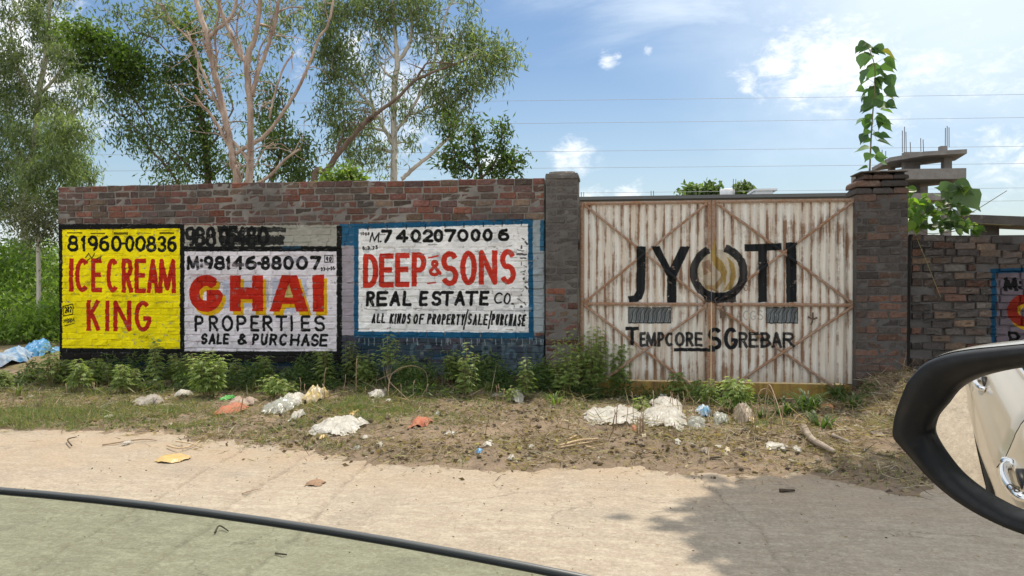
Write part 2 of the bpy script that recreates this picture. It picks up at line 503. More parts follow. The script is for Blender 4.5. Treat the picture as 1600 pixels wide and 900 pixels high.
P1.word('24/3/24', 99, 116, 499, 505, 497, 503, 1.2, BLACK)
P1.stroke([(101, 509), (116, 505)], 1, BLACK)
for pts in ([(134, 402), (138, 396), (143, 404), (147, 397)], [(150, 405), (158, 401), (156, 407)], [(136, 408), (140, 404)]):
    P1.stroke(pts, 1.6, (.25, .2, .05), .9, False)
# smudged old characters above the second sign
for (x, c) in ((288, '9'), (303, '8'), (320, '8'), (341, '0'), (353, '5'), (367, '4'), (384, '8'), (402, '0')):
    P1.glyph(c, x, x + 18, 354, 386, 6, BLACK, .95, False, rag=2.5)
P1.rect(340, 353, 372, 364, BLACK, .9, 4); P1.rect(345, 368, 444, 383, BLACK, .85, 5); P1.rect(380, 355, 446, 363, BLACK, .8, 4)
# lilac sign
P1.rect(287, 391, 528, 549, LIL, 1, 1.2)
P1.rect(287, 385, 529, 393, BLACK, 1, 1.6)
P1.rect(281, 352, 288, 560, BLACK, 1, 1.4)
P1.rect(526, 353, 534, 572, BLACK, 1, 1.6)
P1.rect(440, 385, 470, 390, (.16, .32, .42), .6, 2)
for c, a, b, w in (('M', 291, 311, 4.6), (':', 311, 318, 5), ('9', 318, 333, 5), ('8', 334, 352, 5), ('1', 352, 361, 5), ('4', 362, 382, 5), ('6', 383, 401, 5), ('-', 401, 408, 5),
                (('8'), 407, 422, 5), ('8', 423, 440, 5), ('0', 442, 459, 5), ('0', 462, 481, 5), ('7', 484, 502, 5.4)):
    P1.glyph(c, a, b, 400, 422, w, BLACK, 1, False)
P1.stroke([(507, 399), (520, 399), (520, 410), (507, 410), (507, 399)], 1.1, BLACK)
P1.word('90', 509, 518, 401, 409, 401, 409, 1.6, BLACK)
P1.word('23-1-25', 501, 523, 418, 424, 416, 422, 1.5, BLACK)
for i in range(40):
    x, y = R.uniform(290, 505), R.uniform(396, 540)
    P1.rect(x, y, x + R.uniform(6, 30), y + R.uniform(2, 7), R.choice([(.66, .64, .70), (.88, .86, .90), (.70, .62, .64)]), .35, 5)
P1.rect(348, 438, 420, 480, (.62, .66, .76), .6, 8); P1.rect(425, 435, 480, 488, (.60, .64, .74), .5, 8)
for (dx, dy, col) in ((5, 6, (.84, .66, .08)), (0, 0, RED)):
    P1.glyph('G', 295 + dx, 347 + dx, 430 + dy, 487 + dy, 16.5, col, 1, True)
    P1.glyph('H', 359 + dx, 411 + dx, 430 + dy, 487 + dy, 17, col, 1, True)
    P1.poly([(421 + dx, 487 + dy), (440 + dx, 430 + dy), (464 + dx, 430 + dy), (482 + dx, 487 + dy), (463 + dx, 487 + dy), (460 + dx, 475 + dy), (441 + dx, 475 + dy), (437 + dx, 487 + dy)], col, 1, .8)
    P1.poly([(488 + dx, 430 + dy), (506 + dx, 429 + dy), (506 + dx, 487 + dy), (489 + dx, 487 + dy)], col, 1, .8)
P1.poly([(444, 465), (451, 443), (458, 465)], (.72, .66, .40), 1, .8)
for c, a, b in zip('PROPERTIES', (304, 326, 346, 369, 391, 410, 430, 453, 470, 491), (318, 341, 364, 385, 405, 426, 449, 458, 485, 508)):
    P1.glyph(c, a, b, 493, 518, 3.9, BLACK, 1, False)
for c, a, b in zip('SALE&PURCHASE', (314, 326, 338, 348, 370, 394, 407, 421, 436, 453, 471, 486, 499), (324, 337, 347, 358, 386, 404, 418, 433, 449, 468, 484, 498, 512)):
    t = (a - 314) / 200
    P1.glyph(c, a, b, 521 + t, 538 + 4 * t, 3.7, BLACK, 1, False, .08)
# white estate sign
P1.poly([(553, 350), (832, 342), (834, 530), (553, 527)], BLUE, 1, 1.2)
P1.poly([(560, 358), (825, 350), (826, 520), (560, 518)], WHT, 1, 1.5)
for i in range(60):
    x, y = R.uniform(562, 810), R.uniform(360, 512)
    P1.rect(x, y, x + R.uniform(6, 34), y + R.uniform(3, 9), R.choice([(.60, .62, .64), (.90, .90, .90), (.68, .66, .66), (.52, .55, .58)]), .35, 6)
for i in range(9):
    x = 575 + i * 30
    P1.stroke([(x, 353 - i * .9), (x + R.uniform(-1, 1), 360 - i * .9)], 1.6, BLACK, .8)
for i in range(22):
    P1.stroke([(814 + R.uniform(-8, 8), 372 + i * 6.3), (818 + R.uniform(-4, 6), 373 + i * 6.3 + R.uniform(-2, 4))], R.uniform(1, 3), BLACK, .75, False, 2)
for i in range(26):
    x, y = R.uniform(562, 822), R.uniform(356, 515)
    P1.stroke([(x, y), (x + R.uniform(2, 14), y + R.uniform(-1, 1))], R.uniform(.7, 1.6), (.28, .27, .27), .6, False, 1.5)
P1.word('1008', 563, 577, 363, 368, 363, 368, 1.1, BLACK)
P1.glyph('M', 578, 593, 363, 379, 2.0, BLACK, 1, False, .15); P1.glyph('.', 592, 597, 376, 379, 2.5, BLACK, 1, False)
for c, a, b in (('7', 595, 613), ('4', 618, 638), ('0', 641, 658), ('2', 660, 677), ('0', 677, 693), ('7', 694, 713), ('0', 714, 732), ('0', 735, 751), ('0', 754, 770), ('6', 778, 796)):
    t = (a - 595) / 200
    P1.glyph(c, a, b, 359 - 2 * t, 380 - 3 * t, 4.9, BLACK, 1, False)
P1.word('6.3.25', 566, 590, 385, 391, 384, 390, 1.5, BLACK)
for c, a, b in (('D', 567, 591), ('E', 592, 615), ('E', 617, 640), ('P', 643, 666), ('S', 689, 716), ('O', 719, 745), ('N', 748, 777), ('S', 781, 806)):
    t = (a - 567) / 215
    P1.glyph(c, a, b, 397 - 7 * t, 450 - 6 * t, 8.2, (.76, .22, .16), 1, True)
P1.glyph('&', 669, 690, 406, 432, 5, (.76, .22, .16), 1, False)
P1.stroke([(669, 403), (685, 400)], 2.4, (.76, .22, .16)); P1.stroke([(667, 443), (681, 442)], 2.4, (.76, .22, .16))
for c, a, b in zip('REALESTATE', (572, 588, 609, 629, 655, 674, 688, 710, 726, 749), (586, 606, 626, 644, 669, 690, 709, 727, 747, 764)):
    P1.glyph(c, a, b, 455 - (a - 572) / 300, 479 - (a - 572) / 160, 4.9, BLACK, 1, False, .06)
P1.glyph('C', 772, 786, 457, 475, 2.6, BLACK, 1, False, .1); P1.glyph('O', 787, 798, 458, 476, 2.6, BLACK, 1, False, .1); P1.glyph('.', 798, 803, 473, 476, 2.4, BLACK)
for s, a, b in (('ALL', 581, 602), ('KINDS', 609, 642), ('OF', 646, 662), ('PROPERTY', 668, 726), ('SALE', 731, 762), ('PURCHASE', 768, 821)):
    t0, t1 = (a - 581) / 240, (b - 581) / 240
    P1.word(s, a, b, 490 + t0 * 1, 505 + 4 * t0, 490 + t1 * 1.5, 505 + 5 * t1, 2.6, BLACK, slant=.12)
P1.glyph('/', 723, 732, 487, 512, 2.3, BLACK); P1.glyph('/', 762, 769, 489, 511, 2.3, BLACK)
for i in range(30):
    x, y = R.uniform(560, 850), R.uniform(527, 532)
    P1.stroke([(x, y), (x + R.uniform(-1, 1), y + R.uniform(4, 12))], 1.3, (.66, .68, .70), .7, False, 1)
IMG_WALL = P1.image('wall_paint')

# ---- right wall
YR = 9.25
P2 = Paint(pw(1424, 400, YR).x, pw(1424, 400, YR).x + 3.2, 0.0, 2.0, YR)
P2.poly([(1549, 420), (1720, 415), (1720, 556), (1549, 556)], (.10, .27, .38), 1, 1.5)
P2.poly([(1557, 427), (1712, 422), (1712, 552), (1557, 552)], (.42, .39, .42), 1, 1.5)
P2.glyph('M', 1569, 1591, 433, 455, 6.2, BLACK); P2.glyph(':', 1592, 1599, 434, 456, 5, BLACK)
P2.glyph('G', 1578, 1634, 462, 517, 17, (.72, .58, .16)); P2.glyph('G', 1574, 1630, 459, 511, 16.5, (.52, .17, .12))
P2.glyph('P', 1577, 1594, 518, 542, 4.6, BLACK)
for i in range(24):
    x, y = R.uniform(1440, 1530), R.uniform(428, 534)
    P2.stroke([(x, y), (x + R.uniform(2, 10), y + R.uniform(-2, 2))], R.uniform(1, 2.4), (.05, .05, .05), .6, False, 2)
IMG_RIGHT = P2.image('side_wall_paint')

# ---- gate
YG = 9.25
GX0 = pw(907, 400, YG).x; GX1 = pw(1339, 400, YG).x; GZ1 = pw(1110, 312, YG).z
P3 = Paint(GX0, GX1, 0.0, GZ1 + .05, YG)
INK = (.095, .105, .12)
P3.poly([(995, 385), (1009, 385), (1008, 452), (1003, 467), (996, 472), (983, 473), (981, 463), (990, 462), (994, 455)], INK, 1, .6)
P3.poly([(1017, 385), (1031, 385), (1047, 418), (1063, 385), (1079, 385), (1057, 432), (1057, 473), (1042, 473), (1042, 432)], INK, 1, .6)
P3.poly([(1092, 395), (1150, 388), (1156, 430), (1140, 462), (1100, 460), (1086, 425)], (.74, .70, .62), .75, 5)
ringp = [(1123 + 39 * math.cos(math.radians(a)), 426 + 39 * math.sin(math.radians(a))) for a in range(-75, 246, 8)]
P3.stroke(ringp, 12.5, INK, .95, True)
P3.poly([(1163, 382), (1221, 380), (1221, 391), (1199, 392), (1199, 472), (1185, 473), (1185, 393), (1163, 393)], INK, 1, .6)
P3.poly([(1228, 379), (1244, 379), (1245, 472), (1229, 473)], INK, 1, .6)
P3.rect(1100, 457, 1150, 473, INK, .9, 3)
GOLD = (.64, .53, .28); BRN = (.47, .30, .14)
P3.poly([(1110, 400), (1116, 372), (1120, 388), (1119, 400), (1130, 410), (1136, 425), (1133, 447), (1128, 430), (1114, 414)], GOLD, .95, 1)
P3.poly([(1136, 402), (1147, 412), (1150, 432), (1144, 452), (1130, 455), (1139, 442), (1142, 425)], GOLD, .9, 1.2)
P3.poly([(1098, 436), (1104, 446), (1116, 446), (1126, 432), (1128, 420), (1130, 440), (1120, 452), (1104, 453)], (.60, .49, .29), .8, 1.2)
P3.poly([(1096, 410), (1108, 406), (1112, 424), (1100, 430)], (.46, .30, .20), .5, 3)
P3.stroke([(1104, 420), (1113, 434), (1124, 428)], 2.2, (.80, .70, .58), .8, False)
P3.stroke([(1126, 402), (1140, 420), (1139, 440)], 2.2, (.80, .74, .64), .8, False)
P3.stroke([(1122, 456), (1110, 451)], 2, BRN, .7, False)
for (x0, x1) in ((982, 1048), (1198, 1246)):
    P3.rect(x0, 481, x1, 505, (.42, .46, .48), .9, .8)
    P3.stroke([(x0, 481), (x1, 481)], 1.4, INK); P3.stroke([(x0, 505), (x1, 505)], 1.6, INK)
    P3.stroke([(x0, 481), (x0, 505)], 1.2, INK); P3.stroke([(x1, 481), (x1, 505)], 1.2, INK)
    k = x0 + 3
    while k < x1 - 4:
        P3.stroke([(k + 7, 483), (k + 3, 490), (k + 3, 497), (k + 1, 504)], 1.2, INK, .9, False)
        P3.stroke([(k + 4, 484), (k, 492), (k - 1, 502)], .8, (.2, .22, .24), .7, False)
        k += 6.4
P3.glyph('T', 977, 998, 511, 540, 5.6, INK)
for c, a, b in zip('EMPCORE', (999, 1009, 1027, 1039, 1054, 1071, 1085), (1009, 1026, 1038, 1053, 1070, 1084, 1098)):
    P3.glyph(c, a, b, 519, 542, 4.6, INK, .95)
P3.glyph('S', 1105, 1128, 512, 547, 6.2, INK, 1, True); P3.glyph('G', 1131, 1153, 512, 547, 6.2, INK, 1, True)
for c, a, b in zip('REBAR', (1154, 1170, 1188, 1205, 1223), (1169, 1186, 1204, 1222, 1242)):
    P3.glyph(c, a, b, 519, 544, 4.8, INK, .95)
P3.rect(1053, 544, 1118, 549.5, INK, 1, .8)
P3.word('ACGS', 1150, 1192, 486, 501, 485, 500, 1.6, (.46, .46, .45), a=.6)
P3.stroke([(1163, 446), (1167, 446), (1168, 453), (1164, 455), (1162, 449), (1163, 446)], 1.2, (.45, .25, .15), .9)
IMG_GATE = P3.image('gate_paint')
# ------------------------------------------------------------------ masonry
def paint_over(nt, base, img, root, x0, x1, z0, z1, off_z=0.0, wear_lo=0.30, wear_hi=0.44, wear_scale=16, tone=1.0):
    tc = N(nt, 'ShaderNodeTexCoord'); tc.object = root
    v = tc.outputs['Object']
    jit = N(nt, 'ShaderNodeTexNoise', {'Vector': v, 'Scale': 30.0, 'Detail': 3.0}).outputs['Color']
    jv = N(nt, 'ShaderNodeVectorMath', {0: jit, 1: (.5, .5, .5)}, operation='SUBTRACT').outputs[0]
    jv = N(nt, 'ShaderNodeVectorMath', {0: jv, 1: (.011, .011, .011)}, operation='MULTIPLY').outputs[0]
    v2 = N(nt, 'ShaderNodeVectorMath', {0: v, 1: jv}, operation='ADD').outputs[0]
    s = N(nt, 'ShaderNodeSeparateXYZ', {0: v2})
    u = mth(nt, 'DIVIDE', s.outputs[0], x1 - x0)
    w = mth(nt, 'DIVIDE', mth(nt, 'SUBTRACT', s.outputs[2], off_z), z1 - z0)
    uv = N(nt, 'ShaderNodeCombineXYZ', {0: u, 1: w, 2: 0.0}).outputs[0]
    im = N(nt, 'ShaderNodeTexImage', {'Vector': uv}, extension='CLIP')
    im.image = img
    wn_ = noise(nt, v, wear_scale, 8, .68)
    streak = noise(nt, mapping(nt, v, (9, 1, 45)), 1.0, 5, .6)
    wear = rng(nt, mth(nt, 'ADD', mth(nt, 'MULTIPLY', wn_, .65), mth(nt, 'MULTIPLY', streak, .35)), wear_lo, wear_hi)
    dirt = rng(nt, noise(nt, v, 2.6, 8, .62), .36, .70, 1.12, .78)
    dn = rng(nt, noise(nt, mapping(nt, v, (6, 6, 18)), 2.5, 6, .7), .42, .72, 1.0, .78)
    paintc = mix(nt, 1.0, im.outputs['Color'], N(nt, 'ShaderNodeCombineXYZ', {0: mth(nt, 'MULTIPLY', dirt, dn), 1: mth(nt, 'MULTIPLY', dirt, dn), 2: mth(nt, 'MULTIPLY', dirt, dn)}).outputs[0], 'MULTIPLY')
    f = mth(nt, 'MULTIPLY', im.outputs['Alpha'], wear)
    return mix(nt, f, base, paintc), f, v

def brick_mat(name, individual, img=None, root=None, rect=None, seed=0.0, wear=(.30, .40), rough_amt=1.0, mortar=False, mort_col=(.25, .235, .215)):
    m, nt = new_mat(name)
    pos = mapping(nt, wpos(nt), (1, 1, 1), (seed, 0, seed))
    if mortar:
        base = mix(nt, noise(nt, pos, 9, 6, .6), tuple(c * .55 for c in mort_col), tuple(min(1, c * 1.35) for c in mort_col))
    else:
        tint = N(nt, 'ShaderNodeObjectInfo').outputs['Color'] if individual else attr(nt)
        base = tint
        base = mix(nt, rng(nt, noise(nt, pos, 35, 5, .65), .35, .7), base, mix(nt, 1.0, base, (.50, .48, .48), 'MULTIPLY'))
        base = mix(nt, rng(nt, noise(nt, mapping(nt, pos, (1, 1, 2.2)), 14, 6, .7), .56, .74, 0, .55), base, (.29, .265, .245))
    # soot and lichen, washed unevenly over brick and joint alike
    soot = rng(nt, noise(nt, mapping(nt, pos, (1, 1, .8)), 1.7, 7, .62), .42, .64, 0, .62)
    base = mix(nt, soot, base, (.075, .070, .068))
    pal = rng(nt, noise(nt, pos, 5.5, 9, .8), .57, .72, 0, .36)
    base = mix(nt, pal, base, (.33, .31, .29))
    if img is not None:
        base, f, v = paint_over(nt, base, img, root, *rect, wear_lo=wear[0], wear_hi=wear[1])
    b = mth(nt, 'ADD', mth(nt, 'MULTIPLY', noise(nt, pos, 60, 6, .7), 1.0), mth(nt, 'MULTIPLY', noise(nt, pos, 190, 3, .6), .5))
    finish(nt, base, .93, b, .55 * rough_amt, .012, .15)
    return m

def brick_variants(name, n, depth, mat, rough=.004):
    out = []
    for k in range(n):
        us = [0, .035, .5, .965, 1]; vs = [0, .12, .88, 1]
        V = []; F = []
        rs = np.random.default_rng(100 + k)
        for j, v in enumerate(vs):
            for i, u in enumerate(us):
                edge = i in (0, 4) or j in (0, 3)
                V.append((u - .5 + rs.uniform(-.008, .008) * edge, (.009 if edge else 0) + rs.uniform(-rough, rough), v - .5 + rs.uniform(-.045, .045) * edge))
        for j in range(3):
            for i in range(4):
                a = j * 5 + i
                F.append((a, a + 1, a + 6, a + 5))
        per = [0, 1, 2, 3, 4, 9, 14, 19, 18, 17, 16, 15, 10, 5]
        o = len(V)
        for q in per:
            V.append((V[q][0], depth, V[q][2]))
        for q in range(len(per)):
            q2 = (q + 1) % len(per)
            F.append((per[q], o + q, o + q2, per[q2]))
        F.append(tuple(o + q for q in range(len(per)))[::-1])
        out.append((np.array(V), F))
    return out

def brick_colour(rs, z=None):
    c = rs.choice([(.25, .115, .095), (.28, .12, .085), (.22, .115, .095), (.19, .12, .10), (.18, .13, .10), (.29, .125, .085), (.25, .18, .13), (.15, .12, .10), (.21, .13, .12)])
    k = rs.uniform(.55, 1.1)
    return tuple(min(1, x * k) for x in c)

def masonry(root, L, H, courses, depth, mat_i, mat_s, mat_m, rs, thick=.23, blen=.232, colour=brick_colour, limit=10 ** 6, prefer=None, mort=.010, missing=0.0, relief=.004, course_h=None, sag=.004, x_start=0.0, gapx=.011, seed=0):
    """bricks in running bond on the plane local y=0, each a part; past `limit` the rest is one part"""
    variants = brick_variants('brick', 14, depth, mat_i, relief)
    meshes = []
    for (V, F) in variants:
        meshes.append(mesh_data('brick', V, F, mat_i))
    ch = H / courses
    items = []
    for c in range(courses):
        x = x_start
        first = True
        zc = (c + .5) * ch
        while x < L - .03:
            l = blen * rs.uniform(.93, 1.05)
            if rs.random() < .10: l *= .5
            if first:
                l = blen * (.5 if c % 2 else 1.0) * rs.uniform(.9, 1.1); first = False
            l = min(l, L - x)
            if L - x - l < .05: l = L - x
            wob = sag * math.sin(x * 1.3 + c * .35 + seed) + sag * .6 * math.sin(x * 4.1 + c)
            items.append((x + l / 2, zc + wob, l - gapx * rs.uniform(.6, 1.5), ch - .011 * rs.uniform(.6, 1.5), c))
            x += l
    if missing:
        items = [it for it in items if rs.random() > missing]
    order = sorted(items, key=prefer) if prefer else items
    singles, rest = order[:limit], order[limit:]
    for (x, z, l, h, c) in singles:
        o = bpy.data.objects.new('brick', rs.choice(meshes))
        COL.objects.link(o); o.parent = root
        o.location = (x, rs.uniform(-.004, .006), z)
        o.rotation_euler = (rs.uniform(-.012, .012), rs.uniform(-.012, .012), rs.uniform(-.02, .02))
        o.scale = (l, 1, h)
        o.color = (*colour(rs, z), 1)
    if rest:
        VV = []; FF = []; TT = []; n0 = 0
        for (x, z, l, h, c) in rest:
            V, F = rs.choice(variants)
            W = V * np.array([l, 1, h]) + np.array([x, rs.uniform(-.004, .005), z])
            VV.append(W); FF += [tuple(i + n0 for i in f) for f in F]; n0 += len(W)
            TT.append(np.tile(np.array(colour(rs, z)), (len(W), 1)))
        o = link('brickwork', mesh_data('brickwork', np.concatenate(VV), FF, mat_s, tint=np.concatenate(TT)), root)
        o['kind'] = 'stuff'
    # mortar core with an uneven face
    nx = max(2, int(L / .045)); nz = max(2, int(H / .028))
    X, Z = np.meshgrid(np.linspace(.004, L - .004, nx + 1), np.linspace(0, H - .012, nz + 1))
    Yf = mort + (fbm(X * 14, Z * 22, 3 + seed, 3) - .5) * .016 + (fbm(X * 2, Z * 2, 8 + seed, 3) - .5) * .012
    V = np.stack([X, Yf, Z], -1).reshape(-1, 3)
    F = []
    for j in range(nz):
        for i in range(nx):
            a = j * (nx + 1) + i
            F.append((a, a + 1, a + nx + 2, a + nx + 1))
    nb = len(V)
    per = [i for i in range(nx + 1)] + [(nx + 1) * (j + 1) - 1 for j in range(1, nz + 1)] + [nz * (nx + 1) + i for i in range(nx - 1, -1, -1)] + [(nx + 1) * j for j in range(nz - 1, 0, -1)]
    V = np.concatenate([V, np.array([(V[q][0], thick, V[q][2]) for q in per])])
    for q in range(len(per)):
        q2 = (q + 1) % len(per)
        F.append((per[q], nb + q, nb + q2, per[q2]))
    F.append(tuple(nb + q for q in range(len(per)))[::-1])
    link('mortar', mesh_data('mortar', V, F, mat_m), root)

rs = random.Random(5)
wall = empty('brick_wall', (XL, YW, 0), 'long red brick wall painted with the yellow, lilac and white advertisements', 'wall')
rectL = (P1.x0, P1.x1, 0.0, P1.z1)
LW = XR - XL
bm_i = brick_mat('wall_brick', True, IMG_WALL, wall, rectL, 0, (.33, .39))
bm_s = brick_mat('wall_brickwork', False, IMG_WALL, wall, rectL, 0, (.33, .39))
bm_m = brick_mat('wall_mortar', True, IMG_WALL, wall, rectL, 0, (.37, .48), mortar=True)
ZP = 1.98     # bricks above this were never painted
def wall_colour(r, z):
    c = brick_colour(r)
    return c
masonry(wall, LW, WH, 31, .115, bm_i, bm_s, bm_m, rs, prefer=lambda it: (0 if it[1] > ZP else 1, -it[0]), limit=300, mort=.008, colour=wall_colour, sag=.007, relief=.0065, gapx=.014)

# left gate pillar
PLx0 = pw(852, 400, YW - .07).x; PLx1 = pw(903, 400, YW - .07).x; PLH = pw(878, 266, YW - .07).z
def pillar_colour(split, lo=.9):
    def f(r, z):
        if z > split + r.uniform(-.15, .15):
            k = r.uniform(.7, 1.15); return (.135 * k, .122 * k, .112 * k)
        c = brick_colour(r); return tuple(x * lo for x in c)
    return f
pil = empty('gate_pillar', (PLx0, YW - .07, 0), 'brick pillar beside the white advertisement, dark cement above and red brick below', 'pillar')
pm_i = brick_mat('pillar_brick', True, seed=3.1); pm_m = brick_mat('pillar_mortar', True, seed=3.1, mortar=True, mort_col=(.15, .14, .13))
masonry(pil, PLx1 - PLx0, PLH - .03, 31, .36, pm_i, pm_i, pm_m, rs, thick=.37, colour=pillar_colour(1.25), mort=.004, blen=.24, relief=.006, seed=4)

def cap_block(name, x0, x1, y0, y1, z0, z1, mat, parent, bulge=.012, seed=0, roundness=.05):
    """weathered cement block with rounded upper edges"""
    nx, ny, nz = 14, 10, 8
    V = []; F = []; idx = {}
    def P(i, j, k):
        key = (i, j, k)
        if key not in idx:
            u, v, w = i / nx, j / ny, k / nz
            x = x0 + (x1 - x0) * u; y = y0 + (y1 - y0) * v; z = z0 + (z1 - z0) * w
            r = roundness * max(0, (w - .3) / .7) ** 2
            x += (.5 - u) * 2 * r * (abs(u - .5) * 2) ** 6; y += (.5 - v) * 2 * r * (abs(v - .5) * 2) ** 6
            z -= (max(abs(u - .5), abs(v - .5)) * 2) ** 6 * r * .8 * w
            n = float(fbm(x * 11 + z * 7, y * 11 + z * 5, seed, 3)) - .5
            x += n * bulge; y += n * bulge * 1.5; z += n * bulge * 2 * w
            idx[key] = len(V); V.append((x, y, z))
        return idx[key]
    for i in range(nx):
        for k in range(nz):
            F.append((P(i, 0, k), P(i + 1, 0, k), P(i + 1, 0, k + 1), P(i, 0, k + 1)))
            F.append((P(i + 1, ny, k), P(i, ny, k), P(i, ny, k + 1), P(i + 1, ny, k + 1)))
    for j in range(ny):
        for k in range(nz):
            F.append((P(0, j + 1, k), P(0, j, k), P(0, j, k + 1), P(0, j + 1, k + 1)))
            F.append((P(nx, j, k), P(nx, j + 1, k), P(nx, j + 1, k + 1), P(nx, j, k + 1)))
        for i in range(nx):
            F.append((P(i, j, nz), P(i + 1, j, nz), P(i + 1, j + 1, nz), P(i, j + 1, nz)))
            F.append((P(i, j + 1, 0), P(i + 1, j + 1, 0), P(i + 1, j, 0), P(i, j, 0)))
    return link(name, mesh_data(name, V, F, mat, True), parent)
cem, nt = new_mat('weathered_cement')
p_ = wpos(nt)
cc = mix(nt, noise(nt, p_, 4, 8, .65), (.06, .056, .052), (.20, .185, .17))
cc = mix(nt, rng(nt, noise(nt, p_, 9, 6, .7), .56, .68, 0, .6), cc, (.34, .32, .29))
finish(nt, cc, .95, noise(nt, p_, 30, 8, .7), .7, .02, .1)
cap_block('cap', -.004, PLx1 - PLx0 + .006, -.006, .38, PLH - .10, PLH, cem, pil, seed=2)

# right gate pillar
YP = YW - .09
PRx0 = pw(1338, 400, YP).x; PRx1 = pw(1419, 400, YP).x; PRH = pw(1380, 268, YP).z
pir = empty('gate_pillar', (PRx0, YP, 0), 'wide dark brick pillar between the gate and the side wall, young tree growing from its top', 'pillar')
def dark_colour(r, z):
    k = r.uniform(.6, 1.2)
    c = r.choice([(.12, .105, .095), (.15, .10, .08), (.10, .09, .085), (.19, .12, .09)])
    if z < 1.2 and r.random() < .45: c = (.22, .12, .085)
    return tuple(x * k for x in c)
pr_i = brick_mat('dark_pillar_brick', True, seed=9.7); pr_m = brick_mat('dark_pillar_mortar', True, seed=9.7, mortar=True, mort_col=(.12, .115, .11))
masonry(pir, PRx1 - PRx0, PRH - .25, 27, .40, pr_i, pr_i, pr_m, rs, thick=.41, colour=dark_colour, mort=.006, blen=.235, relief=.007, seed=7)
wcap = PRx1 - PRx0
for k in range(3):   # the head: three corbelled courses, top one tapering at its corner
    z0 = PRH - .25 + k * .083
    for j, (a, b) in enumerate(((-.006, wcap * .46), (wcap * .47, wcap + .0)) if k % 2 else ((-.006, wcap * .30), (wcap * .31, wcap * .70), (wcap * .71, wcap + .0))):
        o = cap_block('brick', a + (.03 * (k == 2) + .05 * (k == 2)) * (j == 0), b, -.006, .42, z0 + .003, z0 + .083, pr_i, pir, .008, k * 5 + j, .02 + .03 * (k == 2))
        o.color = (*dark_colour(rs, 3), 1)
cap_block('cap', .04, wcap - .01, -.02, .40, PRH - .005, PRH + .022, cem, pir, .012, 31, .03)

# wall to the right of the gate
SX0 = PRx1 + .02
SH = pw(1500, 366, YR).z
sw = empty('side_wall', (P2.x0, YR, 0), 'low dark crumbling brick wall to the right of the gate', 'wall')
rectR = (P2.x0, P2.x1, 0.0, P2.z1)
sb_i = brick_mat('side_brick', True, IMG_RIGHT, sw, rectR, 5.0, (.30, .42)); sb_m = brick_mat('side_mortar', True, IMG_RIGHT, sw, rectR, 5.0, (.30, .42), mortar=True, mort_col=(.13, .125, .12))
def side_colour(r, z):
    k = r.uniform(.5, 1.25)
    c = r.choice([(.13, .115, .105), (.16, .12, .10), (.10, .09, .085), (.24, .17, .12), (.17, .155, .14), (.20, .11, .08)])
    return tuple(x * k for x in c)
masonry(sw, P2.x1 - P2.x0, SH, 22, .115, sb_i, sb_i, sb_m, rs, colour=side_colour, mort=.028, missing=.05, relief=.016, sag=.016, gapx=.022, seed=2)

# ------------------------------------------------------------------ the gate
gate = empty('metal_gate', (GX0, YG, 0), 'rusty white corrugated double gate with large black lettering round a painted flame', 'gate')
GW = GX1 - GX0
rectG = (P3.x0, P3.x1, 0.0, P3.z1)
def gate_mat(name, kind):
    m, nt = new_mat(name)
    tc = N(nt, 'ShaderNodeTexCoord'); tc.object = gate
    v = tc.outputs['Object']
    s = N(nt, 'ShaderNodeSeparateXYZ', {0: v})
    st = noise(nt, mapping(nt, v, (13, 1, .75)), 1.0, 7, .62)
    st2 = noise(nt, mapping(nt, v, (34, 1, 1.4), (5, 0, 2)), 1.0, 6, .65)
    blot = noise(nt, v, 1.9, 9, .74)
    grain = noise(nt, v, 40, 5, .7)
    white = mix(nt, noise(nt, mapping(nt, v, (10, 1, 2)), 1.0, 5), (.68, .67, .62), (.84, .82, .76))
    white = mix(nt, rng(nt, noise(nt, mapping(nt, v, (16, 1, 3), (2, 0, 7)), 1.0, 6, .7), .56, .72, 0, .75), white, (.45, .54, .58))
    rustc = mix(nt, grain, (.14, .065, .035), (.33, .18, .095))
    if kind == 'sheet':
        wash = rng(nt, st, .40, .64, 0, .85)
        col = mix(nt, wash, white, (.60, .51, .41))
        # rust bleeds down each valley of the corrugation, in runs
        ph = N(nt, 'ShaderNodeMath', {0: mth(nt, 'MULTIPLY', s.outputs[0], 2 * math.pi / CORR)}, operation='COSINE').outputs[0]
        valley = rng(nt, ph, .2, 1.0, 0, .10)
        run = mth(nt, 'ADD', mth(nt, 'ADD', mth(nt, 'MULTIPLY', st2, .42), mth(nt, 'MULTIPLY', blot, .58)), valley)
        col = mix(nt, rng(nt, run, .528, .615, 0, .93), col, rustc)
        col = mix(nt, rng(nt, s.outputs[2], .34, .12, 0, .55), col, (.33, .24, .14))
    elif kind == 'frame':
        col = mix(nt, rng(nt, mth(nt, 'ADD', mth(nt, 'MULTIPLY', blot, .35), mth(nt, 'MULTIPLY', grain, .65)), .44, .56, .15, 1), (.36, .29, .235), mix(nt, 1.0, rustc, (1.2, 1.15, 1.1), 'MULTIPLY'))
    else:
        col = mix(nt, rng(nt, mth(nt, 'ADD', mth(nt, 'MULTIPLY', st, .6), mth(nt, 'MULTIPLY', blot, .4)), .40, .62), (.40, .27, .06), (.17, .10, .045))
    if kind != 'plate':
        col, f, _ = paint_over(nt, col, IMG_GATE, gate, *rectG, wear_lo=.36, wear_hi=.41, wear_scale=11)
    finish(nt, col, .72, grain, .35, .004, .3)
    return m
CORR = .0985
g_sheet = gate_mat('corrugated_sheet', 'sheet'); g_frame = gate_mat('rusty_frame', 'frame'); g_plate = gate_mat('kick_plate', 'plate')
steel, nt = new_mat('dark_rusty_steel'); finish(nt, mix(nt, noise(nt, wpos(nt), 30, 5), (.05, .04, .035), (.17, .10, .06)), .6, spec=.4)
zt = lambda y, x=1110: pw(x, y, YG).z
XM = pw(1111.5, 400, YG).x - GX0
